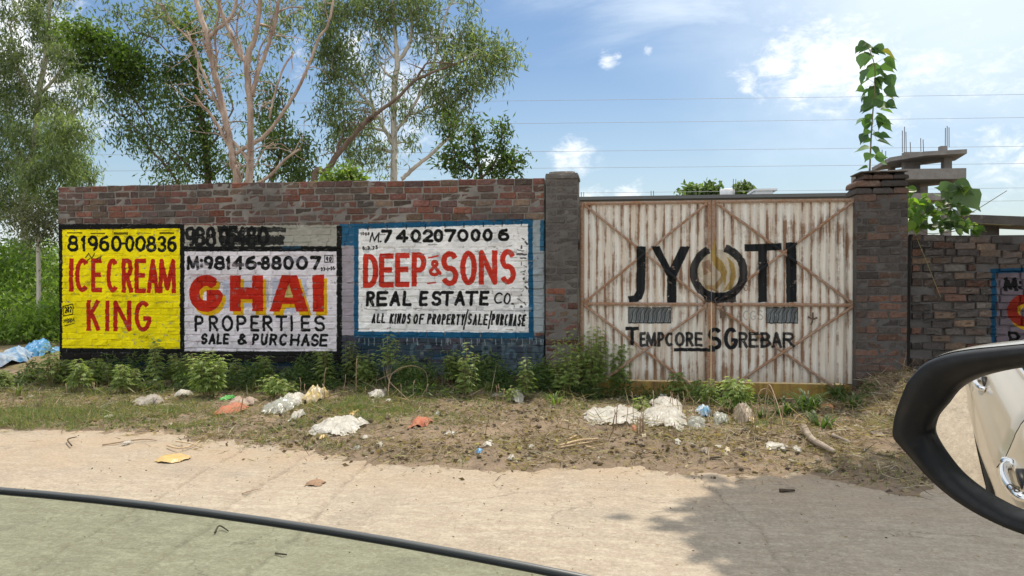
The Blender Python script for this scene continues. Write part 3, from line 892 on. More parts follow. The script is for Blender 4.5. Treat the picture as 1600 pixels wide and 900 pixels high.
for leaf, (a, b) in enumerate(((0.0, XM - .006), (XM + .006, GW))):
    nx = int((b - a) / CORR * 10); nz = 14
    zb = zt(596); zT = zt(313) + (.0 if leaf == 0 else .0)
    xs = np.linspace(a + .012, b - .012, nx)
    V = []
    for j in range(nz + 1):
        z = zb + (zT - zb) * j / nz
        for x in xs:
            dent = (float(fbm(x * 3, z * 3, 4, 2)) - .5) * .014
            V.append((x, -.018 * math.cos(2 * math.pi * x / CORR) * -1 + .021 + dent * .6, z + (float(vnoise(x * 20, 0)) - .5) * .006 * (j == 0)))
    F = np.array([[j * nx + i, j * nx + i + 1, (j + 1) * nx + i + 1, (j + 1) * nx + i] for j in range(nz) for i in range(nx - 1)])
    lf = link('gate_leaf', mesh_data('gate_leaf', V, F, g_sheet, True), gate)
    lf['label'] = ('left' if leaf == 0 else 'right') + ' corrugated leaf of the gate'
    W = .038
    def fbar(name, p, q, w=W, y=-.012, t=.02, sub=14):
        mb = MB(); p = Vector((p[0], y, p[1])); q = Vector((q[0], y, q[1]))
        d = q - p; pts = [p + d * (i / sub) + Vector((R.uniform(-1, 1) * .0015, 0, R.uniform(-1, 1) * .0015)) for i in range(sub + 1)]
        pts[0] = p; pts[-1] = q
        for i in range(sub):
            s = d.cross(Vector((0, 1, 0))).normalized()
            o = []
            for c in (pts[i], pts[i + 1]):
                for sgn, yy in ((-1, t / 2), (-1, -t / 2), (0, -t / 2 - .006), (1, -t / 2), (1, t / 2)):
                    o.append(c + s * (sgn * w / 2) + Vector((0, yy, 0)))
            mb.add(o, [(0, 1, 6, 5), (1, 2, 7, 6), (2, 3, 8, 7), (3, 4, 9, 8), (4, 0, 5, 9)])
        mb.build(name, g_frame, lf)
    zt0 = zt(318); zm = zt(475.5); zb0 = .02; h = W / 2
    fbar('frame_bar', (a + h, .0), (a + h, zT), y=-.010)
    fbar('frame_bar', (b - h, .0), (b - h, zT), y=-.010)
    fbar('frame_bar', (a + W + .002, zT - h), (b - W - .002, zT - h), y=-.009)
    fbar('frame_bar', (a + W + .002, zm), (b - W - .002, zm), y=-.010)
    ua, ub = a + W + .01, b - W - .01
    fbar('brace', (ua, zT - W), (ub, zm + h), .030, -.017); fbar('brace', (ub, zT - W), (ua, zm + h), .030, -.0215)
    fbar('brace', (ua, zm - h), (ub, zb0), .030, -.017); fbar('brace', (ub, zm - h), (ua, zb0), .030, -.0215)
    mb = MB()
    kx = np.linspace(a + W + .004, b - W - .004, 14)
    V = []; F = []
    for j in range(4):
        for x in kx: V.append((x, .006 + R.uniform(-.004, .004), .015 + (zb - .012 - .015) * j / 3))
    for j in range(3):
        for i in range(13):
            q = j * 14 + i; F.append((q, q + 1, q + 15, q + 14))
    link('kick_plate', mesh_data('kick_plate', V, F, g_plate), lf)
# bolts, padlock and chain in the middle
for (x, y, dx) in ((1100, 467, 1), (1121, 470, -1)):
    mb = MB(); p = pw(x, y, YG - .04) - Vector((GX0, YG, 0))
    mb.tube([p + Vector((0, 0, -.06)), p + Vector((dx * .02, -.015, -.02)), p + Vector((dx * .03, -.015, .02)), p + Vector((0, 0, .04))], .006, 6)
    mb.build('pull_ring', steel, gate, True)
mb = MB(); p = pw(1129, 492, YG - .05) - Vector((GX0, YG, 0))
mb.box(p + Vector((-.028, -.018, -.04)), p + Vector((.028, .012, .035)))
mb.tube([p + Vector((-.018, -.003, .03)), p + Vector((-.018, -.003, .07)), p + Vector((0, -.003, .085)), p + Vector((.018, -.003, .07)), p + Vector((.018, -.003, .03))], .005, 6)
mb.build('padlock', steel, gate)
mb = MB(); p = pw(1270, 499, YG - .03) - Vector((GX0, YG, 0))
mb.tube([p + Vector((-.05, .01, .03)), p, p + Vector((.05, .01, .02))], .011, 6); mb.tube([p + Vector((-.0, .0, .08)), p, p + Vector((-.02, .0, -.07))], .010, 6)
mb.build('welded_hinge', steel, gate)
# hinge post in the gap beside the left pillar
mb = MB(); mb.bar((PLx1 + .035, YG + .06, 0), (PLx1 + .035, YG + .06, 2.28), .05, .05, (0, 1, 0))
for z in (.5, 1.75):
    mb.box((PLx1 + .0, YG + .01, z), (PLx1 + .07, YG + .085, z + .09))
g_post = mb.build('gate_post', steel, None); tag(g_post, 'thin steel hinge post in the gap beside the left gate pillar', 'post')
# ------------------------------------------------------------------ ground, road, verge
def dirt_mat(name, a, b, c, speck=0.5, scale=1.0):
    m, nt = new_mat(name)
    p = wpos(nt)
    big = noise(nt, p, 1.1 * scale, 8, .62); mid = noise(nt, p, 7 * scale, 8, .7); fine = noise(nt, p, 60 * scale, 6, .75)
    col = mix(nt, rng(nt, big, .35, .65), a, b)
    col = mix(nt, rng(nt, mid, .45, .70, 0, .8), col, c)
    col = mix(nt, rng(nt, fine, .60, .72, 0, speck), col, (.46, .38, .29))
    col = mix(nt, rng(nt, fine, .42, .30, 0, speck), col, (.10, .075, .055))
    h = mth(nt, 'ADD', mth(nt, 'MULTIPLY', mid, 1.0), mth(nt, 'MULTIPLY', fine, .4))
    finish(nt, col, .95, h, .6, .02, .1)
    return m
m_ground = dirt_mat('dry_earth', (.23, .17, .11), (.17, .15, .075), (.13, .11, .06))
m_verge = dirt_mat('verge_earth', (.27, .205, .15), (.18, .138, .10), (.10, .078, .06), .8)

m_road, nt = new_mat('dusty_concrete')
p = wpos(nt)
big = noise(nt, p, .8, 8, .6); mid = noise(nt, mapping(nt, p, (1, 2.4, 1)), 5, 9, .72); fine = noise(nt, p, 75, 6, .8); agg = noise(nt, mapping(nt, p, (1, 1.25, 1)), 17, 10, .82)
col = mix(nt, rng(nt, big, .35, .65), (.285, .238, .183), (.33, .282, .222))
col = mix(nt, rng(nt, mid, .46, .62, 0, .7), col, (.415, .365, .29))
col = mix(nt, rng(nt, agg, .53, .64, 0, .5), col, (.50, .45, .37))
col = mix(nt, rng(nt, agg, .47, .36, 0, .45), col, (.19, .16, .125))
dustn = rng(nt, N(nt, 'ShaderNodeSeparateXYZ', {0: p}).outputs[1], 4.6, 5.7)
col = mix(nt, mth(nt, 'MULTIPLY', dustn, rng(nt, noise(nt, p, 2.2, 6), .3, .6)), col, (.335, .262, .19))
scuff = noise(nt, mapping(nt, p, (.35, 5.5, 1), rot=(0, 0, .12)), 1.2, 8, .75)
col = mix(nt, rng(nt, scuff, .54, .68, 0, .45), col, (.25, .215, .17))
stain = noise(nt, mapping(nt, p, (1, 1, 1), (3, 4, 0)), 1.7, 7, .7)
col = mix(nt, rng(nt, stain, .52, .68, 0, .48), col, (.21, .185, .155))
vor = N(nt, 'ShaderNodeTexVoronoi', {'Vector': N(nt, 'ShaderNodeVectorMath', {0: p, 1: N(nt, 'ShaderNodeTexNoise', {'Vector': p, 'Scale': 3.0, 'Detail': 4.0}).outputs['Color']}, operation='ADD').outputs[0], 'Scale': .55}, feature='DISTANCE_TO_EDGE').outputs['Distance']
col = mix(nt, mth(nt, 'MULTIPLY', rng(nt, vor, .009, .0), rng(nt, big, .46, .54, 0, .55)), col, (.13, .11, .09))
grit1 = noise(nt, p, 42, 8, .85)
col = mix(nt, rng(nt, grit1, .52, .66, 0, .55), col, (.57, .51, .42))
col = mix(nt, rng(nt, grit1, .48, .36, 0, .55), col, (.17, .14, .105))
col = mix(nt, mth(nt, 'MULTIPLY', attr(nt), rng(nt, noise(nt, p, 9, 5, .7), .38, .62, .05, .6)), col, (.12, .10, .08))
col = mix(nt, rng(nt, fine, .66, .74, 0, .6), col, (.62, .58, .50))
h = mth(nt, 'ADD', mth(nt, 'ADD', mth(nt, 'MULTIPLY', agg, .8), mth(nt, 'MULTIPLY', fine, .35)), mth(nt, 'MULTIPLY', mid, .6))
finish(nt, col, .92, h, .18, .006, .2)

# the wide ground to the horizon, with the bank on the far left behind the wall's end
def ground_z(x, y):
    x = np.asarray(x, float); y = np.asarray(y, float)
    bank = np.clip((-7.0 - x) / 1.6, 0, 1) * np.clip((y - 8.6) / 5.0, 0, 1) * .35
    return bank * (0.6 + .8 * fbm(x * .8, y * .8, 3, 3)) - .03
GXs = np.concatenate([[-2500, -600, -150, -60, -30], np.arange(-20, 14, .4), [20, 40, 100, 500, 2500]])
GYs = np.concatenate([[-2500, -300, -60, -20], np.arange(-6, 26, .4), [35, 60, 120, 400, 3000]])
X, Y = np.meshgrid(GXs, GYs)
Z = ground_z(X, Y)
nx = len(GXs)
F = np.array([[j * nx + i, j * nx + i + 1, (j + 1) * nx + i + 1, (j + 1) * nx + i] for j in range(len(GYs) - 1) for i in range(nx - 1)])
g = link('ground', mesh_data('ground', np.stack([X, Y, Z], -1), F, m_ground, True)); g['kind'] = 'structure'

# concrete road with scored joints cut across it
JOINTS = []
for (xa, ya), (xb, yb) in (((28, 899), (219, 792)), ((206, 899), (344, 805)), ((387, 899), (556, 742)), ((1063, 714), (1249, 899))):
    A = pg(xa, ya); B = pg(xb, yb); JOINTS.append(((A.x, A.y), (B.x, B.y)))
def road_height(X, Y):
    Z = (fbm(X * 1.2, Y * 1.2, 2, 3) - .5) * .012 + (fbm(X * 9, Y * 9, 6, 3) - .5) * .0035
    for i, ((x0, y0), (x1, y1)) in enumerate(JOINTS):
        s = (x1 - x0) / (y1 - y0)
        xc = x0 + s * (Y - y0) + (fbm(Y * 3, Y * 0 + i, 8, 3) - .5) * .11 + (fbm(Y * 14, Y * 0 + i, 9, 2) - .5) * .03
        w = (.009, .014, .014, .008)[i]
        dpt = (.014, .009, .012, .010)[i] * np.clip(.4 + 1.2 * fbm(Y * 2, Y * 0 + 3 * i, 4, 2), .3, 1.2)
        Z -= dpt * np.exp(-((X - xc) / w) ** 2)
        Z += .004 * np.exp(-((X - xc + 2.6 * w) / w) ** 2)
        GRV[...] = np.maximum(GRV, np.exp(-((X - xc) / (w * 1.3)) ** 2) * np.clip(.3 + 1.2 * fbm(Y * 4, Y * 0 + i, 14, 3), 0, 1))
        if i in (1, 2): Z -= .006 * np.exp(-((X - xc - .07) / .015) ** 2)
    return Z
rx = np.concatenate([np.arange(-60, -5.0, 1.0), np.arange(-5.0, 3.6, .0135), np.arange(3.6, 60, 1.0)])
ry = np.concatenate([np.arange(-6.0, 2.6, .6), np.arange(2.6, 6.4, .03), [6.4, 6.8]])
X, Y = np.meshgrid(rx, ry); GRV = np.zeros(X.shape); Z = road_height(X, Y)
nx = len(rx); ii, jj = np.meshgrid(np.arange(nx - 1), np.arange(len(ry) - 1))
a = (jj * nx + ii).ravel(); F = np.stack([a, a + 1, a + nx + 1, a + nx], -1)
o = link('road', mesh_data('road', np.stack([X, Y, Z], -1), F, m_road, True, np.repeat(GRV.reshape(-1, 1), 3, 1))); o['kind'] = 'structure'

# verge: rough earth rising out of the road's edge up to the wall
def edge_y(x):     # near edge of the earth, following the photograph's ragged line
    return np.interp(x, [-9, -4.2, -3.4, -2.3, -1.6, -.9, 0.2, 1.0, 1.9, 2.6, 6], [6.35, 6.35, 6.2, 5.85, 5.55, 5.6, 5.75, 5.65, 5.45, 5.9, 6.0])
def verge_z(X, Y):
    e = edge_y(X) + (fbm(X * 2.2, Y * 1.5, 21, 4) - .5) * .55 + (fbm(X * 9, Y * 5, 27, 3) - .5) * .28
    t = Y - e
    z = np.clip(t * .10, -.05, .055) + np.clip(t - .8, 0, 3) * .018
    z += (fbm(X * 3, Y * 3, 31, 4) - .5) * .07 * np.clip(t * 1.5, 0, 1) + (fbm(X * 14, Y * 14, 33, 4) - .5) * .045 * np.clip(t * 3, .2, 1)
    # a heap of rubbish and earth by the right pillar, sloping up to it
    z += .30 * np.exp(-(((X - 3.2) / .75) ** 2 + ((Y - 8.75) / .7) ** 2))
    z += .07 * np.exp(-(((X - 1.9) / .8) ** 2 + ((Y - 6.7) / .45) ** 2))
    gatez = np.clip((X + .9) / .4, 0, 1) * np.clip((2.75 - X) / .3, 0, 1) * np.clip((Y - 8.05) / .7, 0, 1)
    z = z * (1 - .92 * gatez)
    return z
vx = np.concatenate([np.arange(-14, -8, .12), np.arange(-8.0, 4.2, .028), np.arange(4.2, 12, .25)])
vy = np.arange(5.0, 9.9, .028)
X, Y = np.meshgrid(vx, vy); Z = verge_z(X, Y)
keep = Z > -.045
nx = len(vx); ii, jj = np.meshgrid(np.arange(nx - 1), np.arange(len(vy) - 1))
a = (jj * nx + ii).ravel(); F = np.stack([a, a + 1, a + nx + 1, a + nx], -1)
kk = keep.ravel(); F = F[kk[F].any(1)]
o = link('verge', mesh_data('verge', np.stack([X, Y, Z], -1), F, m_verge, True)); o['kind'] = 'structure'
def surf(x, y):
    return float(max(verge_z(np.array([x]), np.array([y]))[0], 0.0 if y < 6.5 else -.03, float(ground_z(x, y))))
def surf_px(px, py):
    p = pg(px, py)
    for _ in range(4): p = pg(px, py, surf(p.x, p.y))
    return Vector((p.x, p.y, surf(p.x, p.y)))

# ------------------------------------------------------------------ leaf material and leaf sheets
def leaf_mat(name, trans=.42, rough=.5, gain=1.0, spec=.35):
    m, nt = new_mat(name)
    c = attr(nt)
    c = mix(nt, 1.0, c, (gain, gain, gain), 'MULTIPLY')
    c = mix(nt, noise(nt, wpos(nt), 25, 2, out='Fac') , c, mix(nt, 1.0, c, (.7, .72, .7), 'MULTIPLY'))
    p = N(nt, 'ShaderNodeBsdfPrincipled', {'Base Color': c, 'Roughness': rough, 'Specular IOR Level': spec})
    t = N(nt, 'ShaderNodeBsdfTranslucent', {'Color': mix(nt, 1.0, c, (1.8, 1.9, .8), 'MULTIPLY')})
    ms = N(nt, 'ShaderNodeMixShader', {0: trans, 1: p.outputs[0], 2: t.outputs[0]})
    N(nt, 'ShaderNodeOutputMaterial', {'Surface': ms})
    return m
m_leaf = leaf_mat('leaf'); m_grass = leaf_mat('grass_blade', .3, .6)

def norm(a): return a / np.maximum(np.linalg.norm(a, axis=-1, keepdims=True), 1e-9)
def leaves(P, D, L, Wd, tint, rs_, broad=False):
    """P base points, D directions, L lengths, Wd widths, tint colours -> arrays for one mesh (two triangles each, or a broader folded leaf)"""
    n = len(P)
    D = norm(D)
    rnd = norm(rs_.normal(size=(n, 3)))
    S = norm(np.cross(D, rnd)); U = np.cross(S, D)
    L = np.asarray(L)[:, None]; Wd = np.asarray(Wd)[:, None]
    if not broad:
        V = np.stack([P, P + D * L * .42 + S * Wd / 2, P + D * L - U * L * .12, P + D * L * .42 - S * Wd / 2], 1)
        F = np.arange(n * 4).reshape(n, 4)
        T = np.repeat(tint[:, None, :], 4, 1)
    else:
        V = np.stack([P, P + D * L * .32 + S * Wd / 2 + U * L * .08, P + D * L * .68 + S * Wd * .33 + U * L * .03, P + D * L - U * L * .15,
                      P + D * L * .68 - S * Wd * .33 + U * L * .03, P + D * L * .32 - S * Wd / 2 + U * L * .08], 1)
        b = np.arange(n)[:, None] * 6
        F = np.concatenate([b + np.array([[0, 1, 2, 3]]), b + np.array([[0, 3, 4, 5]])], 0)
        T = np.repeat(tint[:, None, :], 6, 1)
    return V.reshape(-1, 3), F, T.reshape(-1, 3)
def join(parts):
    Vs, Fs, Ts = [], [], []; o = 0
    for V, F, T in parts:
        Vs.append(V); Fs.append(F + o); Ts.append(T); o += len(V)
    return np.concatenate(Vs), np.concatenate(Fs), np.concatenate(Ts)
def colours(n, a, b, rs_, dark=.35):
    t = rs_.random((n, 1)); c = np.array(a) * (1 - t) + np.array(b) * t
    return c * (1 - dark * rs_.random((n, 1)))

# ------------------------------------------------------------------ bark
def bark_mat(name, a, b, c, sc_=1.0):
    m, nt = new_mat(name)
    p = wpos(nt)
    n1 = noise(nt, mapping(nt, p, (5, 5, 1.1)), 1.6 * sc_, 8, .65); n2 = noise(nt, p, 30, 5, .7)
    col = mix(nt, rng(nt, n1, .38, .62), a, b)
    col = mix(nt, rng(nt, n2, .55, .72, 0, .6), col, c)
    finish(nt, col, .85, mth(nt, 'ADD', n1, mth(nt, 'MULTIPLY', n2, .4)), .6, .02, .2)
    return m
bark_pink = bark_mat('peeling_bark', (.27, .19, .15), (.52, .42, .35), (.10, .07, .055))
bark_pale = bark_mat('pale_bark', (.44, .41, .36), (.58, .55, .49), (.22, .19, .16))
bark_dark = bark_mat('dark_bark', (.13, .095, .07), (.20, .15, .12), (.06, .045, .035))
bark_twig = bark_mat('green_stem', (.20, .19, .09), (.26, .22, .12), (.12, .10, .05))

def tree(name, label, depth, limbs, blobs, bark, group=None, cat='tree', seed=0, leaf=(.12, .018), per=30, cols=((.07, .10, .05), (.13, .16, .09)),
         droop=.8, broad=False, sigma=.16, spread=.45, twig=.006, trunk_drop=True, dense=1.0, vines=None, base_z=None, limb_scale=1.0, twigs=0):
    """limbs: [[(px, py, r_px[, depth offset])...]...], the first starts at the trunk; blobs: (px, py, rx, ry, clusters)"""
    rs_ = np.random.default_rng(seed)
    first = limbs[0][0]
    fo = first[3] if len(first) > 3 else 0
    p0 = pd(first[0], first[1], depth + fo)
    base = Vector((p0.x, p0.y, float(ground_z(p0.x, p0.y)) if base_z is None else base_z))
    root = empty(name, base, label, cat, group)
    mb = MB(); samples = []
    for li, lb in enumerate(limbs):
        rows = []
        for q in lb:
            off = q[3] if len(q) > 3 else 0
            p = pd(q[0], q[1], depth + off)
            rows.append((p.x, p.y, p.z, q[2] * limb_scale * (depth + off) / FPX))
        if li == 0 and trunk_drop:
            x, y, z, r = rows[0]
            rows = [(base.x, base.y, base.z - .05, r * 1.5), (base.x, base.y, base.z + .35, r * 1.15)] + rows
        rows = spline(rows, 6)
        pts = [Vector(r_[:3]) + Vector(rs_.normal(size=3) * r_[3] * .12) - base for r_ in rows]
        mb.tube(pts, [max(r_[3], .003) for r_ in rows], 9 if rows[0][3] > .04 else 5)
        samples += [(*(p + base), r_[3]) for p, r_ in zip(pts, rows)]
    for _k in range(twigs):
        q = samples[rs_.integers(len(samples) // 6, len(samples))]
        a = Vector(q[:3]) - base; u = rs_.normal(size=3) * np.array([.7, .5, .45]) + np.array([0, 0, .35]); u /= np.linalg.norm(u)
        ln = rs_.uniform(.25, .9); pts = [a]
        for _j in range(4):
            u = u + rs_.normal(size=3) * .28; u /= np.linalg.norm(u); pts.append(pts[-1] + Vector(u) * ln / 4)
            if _j in (1, 2):
                w_ = u + rs_.normal(size=3) * .7; w_ /= np.linalg.norm(w_)
                mb.tube([pts[-1], pts[-1] + Vector(w_) * ln * .3], [.004, .0015], 3, cap=False)
        mb.tube(pts, [min(q[3], .012), .008, .006, .004, .002], 4, cap=False)
    mb.build('trunk', bark, root, True)
    S = np.array(samples)
    parts = []; tw = MB()
    for bl in blobs:
        bx, by, rx_, ry_, ncl = bl[:5]
        off = bl[5] if len(bl) > 5 else 0
        tone = bl[6] if len(bl) > 6 else 1.0
        ncl = max(1, int(ncl * dense))
        c0 = pd(bx, by, depth + off)
        rm = rx_ * (depth + off) / FPX; rz = ry_ * (depth + off) / FPX
        d = norm(rs_.normal(size=(ncl, 3))) * (rs_.random((ncl, 1)) ** .38)
        C = np.array(c0)[None] + d[:, :1] * rm * np.array(RT)[None] + d[:, 1:2] * rm * .8 * np.array(AX)[None] + d[:, 2:] * rz * np.array([[0, 0, 1.0]])
        # each blob's own bough
        k = np.argmin(np.linalg.norm(S[:, :3] - np.array(c0), axis=1) + np.maximum(0, S[:, 2] - c0.z) * 1.0)
        a = Vector(S[k, :3]) - base; b = Vector(c0) - base
        mid = (a + b) / 2 + Vector((0, 0, (b - a).length * .10))
        bow = spline([(*a, min(S[k, 3], .03)), (*mid, min(S[k, 3] * .6, .018)), (*b, .006)], 6)
        tw.tube([q[:3] for q in bow], [q[3] for q in bow], 5, cap=False)
        B = np.array([q[:3] for q in bow])
        for c in C:
            cc = c - np.array(base)
            j = min(len(B) - 1, max(2, int(np.argmin(np.linalg.norm(B - cc, axis=1)))))
            m_ = (B[j] + cc) / 2 + np.array([0, 0, .06])
            tw.tube([B[j], m_, cc], [twig, twig * .7, twig * .4], 3, cap=False)
        n = ncl * per
        ci = np.repeat(np.arange(ncl), per)
        Pp = C[ci] + rs_.normal(size=(n, 3)) * np.array([sigma, sigma, sigma * 1.15])
        Dd = rs_.normal(size=(n, 3)) * spread + np.array([0, 0, -droop])
        clt = (.72 + .5 * rs_.random(ncl))[ci][:, None]
        T = colours(n, *cols, rs_) * clt * tone
        parts.append(leaves(Pp - np.array(base), Dd, leaf[0] * rs_.uniform(.6, 1.25, n), leaf[1] * rs_.uniform(.7, 1.3, n), T, rs_, broad))
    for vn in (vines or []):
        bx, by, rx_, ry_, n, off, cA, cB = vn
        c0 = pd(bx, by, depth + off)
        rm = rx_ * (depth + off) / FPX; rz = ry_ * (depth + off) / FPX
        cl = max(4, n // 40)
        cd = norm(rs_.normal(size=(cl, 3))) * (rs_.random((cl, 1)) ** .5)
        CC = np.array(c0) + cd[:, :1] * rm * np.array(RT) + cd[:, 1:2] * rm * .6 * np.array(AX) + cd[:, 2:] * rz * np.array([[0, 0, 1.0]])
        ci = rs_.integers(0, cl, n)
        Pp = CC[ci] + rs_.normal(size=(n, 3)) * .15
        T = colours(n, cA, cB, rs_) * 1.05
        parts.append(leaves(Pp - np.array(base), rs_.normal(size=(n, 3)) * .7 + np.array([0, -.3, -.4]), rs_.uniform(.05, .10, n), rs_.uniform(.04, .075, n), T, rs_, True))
    if broad or not any(f[1].shape[1] == 4 for f in parts): pass
    V, F, T = join(parts)
    tw.build('boughs', bark, root, True)
    link('crown', mesh_data('crown', V, F, m_leaf, False, T), root)
    return root

GREY = ((.14, .20, .09), (.29, .36, .19)); DKG = ((.08, .14, .045), (.19, .27, .095)); MIDG = ((.06, .10, .03), (.13, .18, .07)); BRI = ((.13, .22, .04), (.24, .34, .08))
EUC = dict(leaf=(.145, .027), droop=.72, spread=.52, sigma=.12, cols=GREY)
# tall grey-green gum tree at the far left
tree('gum_tree', 'tall dense grey-green gum tree rising at the far left, beyond the end of the wall', 17.5,
     [[(38, 330, 6), (46, 270, 5.5), (56, 205, 5), (60, 150, 4.5), (70, 95, 3.5), (76, 30, 2.5), (80, -60, 2)],
      [(52, 225, 3), (90, 200, 2), (120, 170, 1.2)], [(48, 260, 2.6), (20, 225, 2), (0, 200, 1.4)], [(60, 150, 3), (95, 110, 2), (120, 60, 1.4)], [(60, 160, 3), (30, 110, 2), (15, 40, 1.4)],
      [(46, 270, 2.5), (80, 250, 2), (110, 235, 1)]],
     [(30, 20, 60, 50, 24), (85, 25, 45, 45, 18), (60, 90, 70, 40, 26), (5, 110, 45, 50, 22), (110, 90, 40, 40, 14, 1), (20, 165, 50, 40, 24), (85, 160, 45, 35, 16), (125, 130, 30, 35, 10),
      (45, 215, 60, 38, 28, 0, 1.1), (105, 205, 45, 32, 24, -1, 1.15), (15, 265, 45, 40, 26), (75, 262, 55, 32, 30, -1, 1.1), (120, 255, 32, 30, 16, 0, 1.1), (20, 320, 45, 35, 24), (85, 310, 40, 22, 16),
      (-50, 100, 70, 120, 40), (-60, 260, 60, 90, 34), (40, -60, 110, 50, 30), (135, 290, 20, 20, 6)], bark_pale, 'trees behind the wall', seed=1, per=62, dense=1.3, twigs=60, **EUC)
# dark tree under a climber
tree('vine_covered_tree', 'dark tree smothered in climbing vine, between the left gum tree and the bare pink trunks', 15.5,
     [[(325, 290, 5), (322, 240, 5), (314, 180, 4.5), (305, 120, 3.5), (300, 60, 2.5), (290, 10, 2)],
      [(282, 292, 2), (262, 262, 1.8), (236, 235, 1.6), (215, 205, 1.2), (190, 180, 1)], [(308, 275, 1.8), (275, 240, 1.5), (240, 205, 1.3), (205, 150, 1), (150, 80, 1)],
      [(322, 240, 2), (345, 205, 1.6), (365, 170, 1.2)], [(325, 280, 2), (350, 262, 1.4), (372, 250, 1)],
      [(275, 95, 1.0), (240, 60, 1.2), (205, 50, 1)], [(300, 60, 2), (262, 35, 1.5), (222, 12, 1)]],
     [(205, 95, 34, 50, 22), (185, 145, 40, 34, 20), (230, 150, 40, 40, 22), (205, 205, 34, 30, 15), (265, 130, 36, 36, 20), (285, 190, 34, 42, 20), (240, 215, 34, 26, 10), (300, 250, 40, 36, 22),
      (255, 262, 30, 18, 7), (265, 286, 22, 10, 5), (330, 200, 26, 40, 12), (355, 260, 30, 30, 14), (312, 60, 25, 50, 10), (235, 20, 50, 22, 12), (180, 20, 30, 24, 6), (225, 65, 34, 22, 7), (350, 130, 30, 30, 7), (410, 205, 30, 34, 9, 1)],
     bark_dark, 'trees behind the wall', seed=2, per=34, dense=1.15, twigs=60, leaf=(.12, .032), droop=.75, spread=.55, sigma=.15, cols=DKG,
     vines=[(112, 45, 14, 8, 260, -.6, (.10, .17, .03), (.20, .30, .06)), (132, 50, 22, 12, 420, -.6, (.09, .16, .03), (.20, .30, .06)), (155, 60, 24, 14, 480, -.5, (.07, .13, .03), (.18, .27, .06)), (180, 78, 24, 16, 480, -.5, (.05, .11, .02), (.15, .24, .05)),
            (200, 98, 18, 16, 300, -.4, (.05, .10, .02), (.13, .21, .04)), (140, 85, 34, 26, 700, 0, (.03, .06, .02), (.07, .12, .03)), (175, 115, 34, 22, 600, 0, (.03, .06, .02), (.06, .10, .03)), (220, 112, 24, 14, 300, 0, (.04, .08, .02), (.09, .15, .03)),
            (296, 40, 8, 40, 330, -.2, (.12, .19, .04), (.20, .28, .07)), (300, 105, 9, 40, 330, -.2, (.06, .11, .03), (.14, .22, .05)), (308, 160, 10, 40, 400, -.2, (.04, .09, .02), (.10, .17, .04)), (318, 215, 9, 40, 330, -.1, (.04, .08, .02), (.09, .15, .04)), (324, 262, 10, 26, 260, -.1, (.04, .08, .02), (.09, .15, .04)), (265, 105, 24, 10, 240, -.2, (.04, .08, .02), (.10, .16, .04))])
# bare pink trunks
tree('bare_trunk_tree', 'tall gum tree with many bare pinkish trunks and almost no leaves above the wall', 13.0,
     [[(372, 290, 8.5), (366, 262, 8.2), (362, 235, 7.5), (352, 185, 7), (340, 135, 6.5), (331, 95, 6), (322, 52, 6.5), (312, 20, 5.5), (300, -20, 5), (290, -60, 4)],
      [(388, 290, 9), (392, 255, 8.2), (392, 220, 7.5), (390, 160, 7), (386, 98, 7), (398, 60, 5.5), (404, 25, 5), (408, -20, 4.5)],
      [(386, 98, 6), (372, 78, 5), (360, 50, 4.8), (348, 25, 4.2), (338, -10, 4)],
      [(325, 60, 5), (340, 45, 4.5), (356, 33, 4.2), (367, 12, 4), (372, -20, 3.5)],
      [(394, 150, 5.5), (402, 115, 5), (414, 85, 4.5), (424, 55, 4.2), (432, 25, 4), (438, -20, 3.5)],
      [(360, 232, 4.5), (345, 205, 4), (330, 180, 3.2), (312, 160, 2.6), (305, 148, 2)],
      [(352, 190, 4), (338, 160, 4), (325, 130, 3.2), (312, 100, 3), (303, 72, 2.8), (290, 55, 2.4), (268, 35, 2), (250, 5, 2)],
      [(346, 165, 2.6), (325, 148, 2.4), (310, 120, 2.4), (309, 90, 2.2), (292, 48, 2)],
      [(368, 240, 5), (385, 230, 5), (410, 215, 4.5), (432, 190, 4), (456, 155, 4), (470, 130, 3.6), (485, 95, 3.4), (498, 60, 3.2), (512, 40, 2.8), (520, 5, 2.6), (524, -30, 2)],
      [(421, 186, 2.6), (426, 160, 2.6), (436, 125, 2.4), (446, 100, 2.2), (460, 82, 1.8)],
      [(356, 215, 4), (372, 230, 4.5), (384, 245, 4.5), (394, 262, 3.6)],
      [(400, 289, 4), (425, 272, 3.6), (445, 250, 3), (470, 232, 2)],
      [(384, 105, 2.6), (376, 72, 2.4), (370, 50, 2.2), (372, 20, 1.8)],
      [(336, 128, 2.2), (338, 90, 2.4), (336, 55, 2.6), (342, 20, 2.4), (345, -10, 2)],
      [(402, 118, 2), (405, 80, 2), (420, 50, 1.6), (428, 20, 1.4)], [(432, 22, 2), (450, 12, 1.6), (475, 12, 1.4)],
      [(330, 95, 2.6), (318, 65, 2.4), (330, 45, 2)], [(398, 262, 1.6), (412, 235, 1.4), (428, 222, 1)], [(365, 250, 1.6), (380, 262, 1.6), (376, 285, 2.4)]],
     [(405, 15, 40, 30, 9, 1), (460, 20, 40, 28, 8, .5), (335, 20, 30, 25, 6, 1), (372, 60, 28, 30, 5, 1.2), (250, 20, 32, 24, 8), (435, 60, 26, 20, 4, .8)], bark_pink, 'trees behind the wall', seed=3, per=36, limb_scale=.70, twigs=110, **EUC)
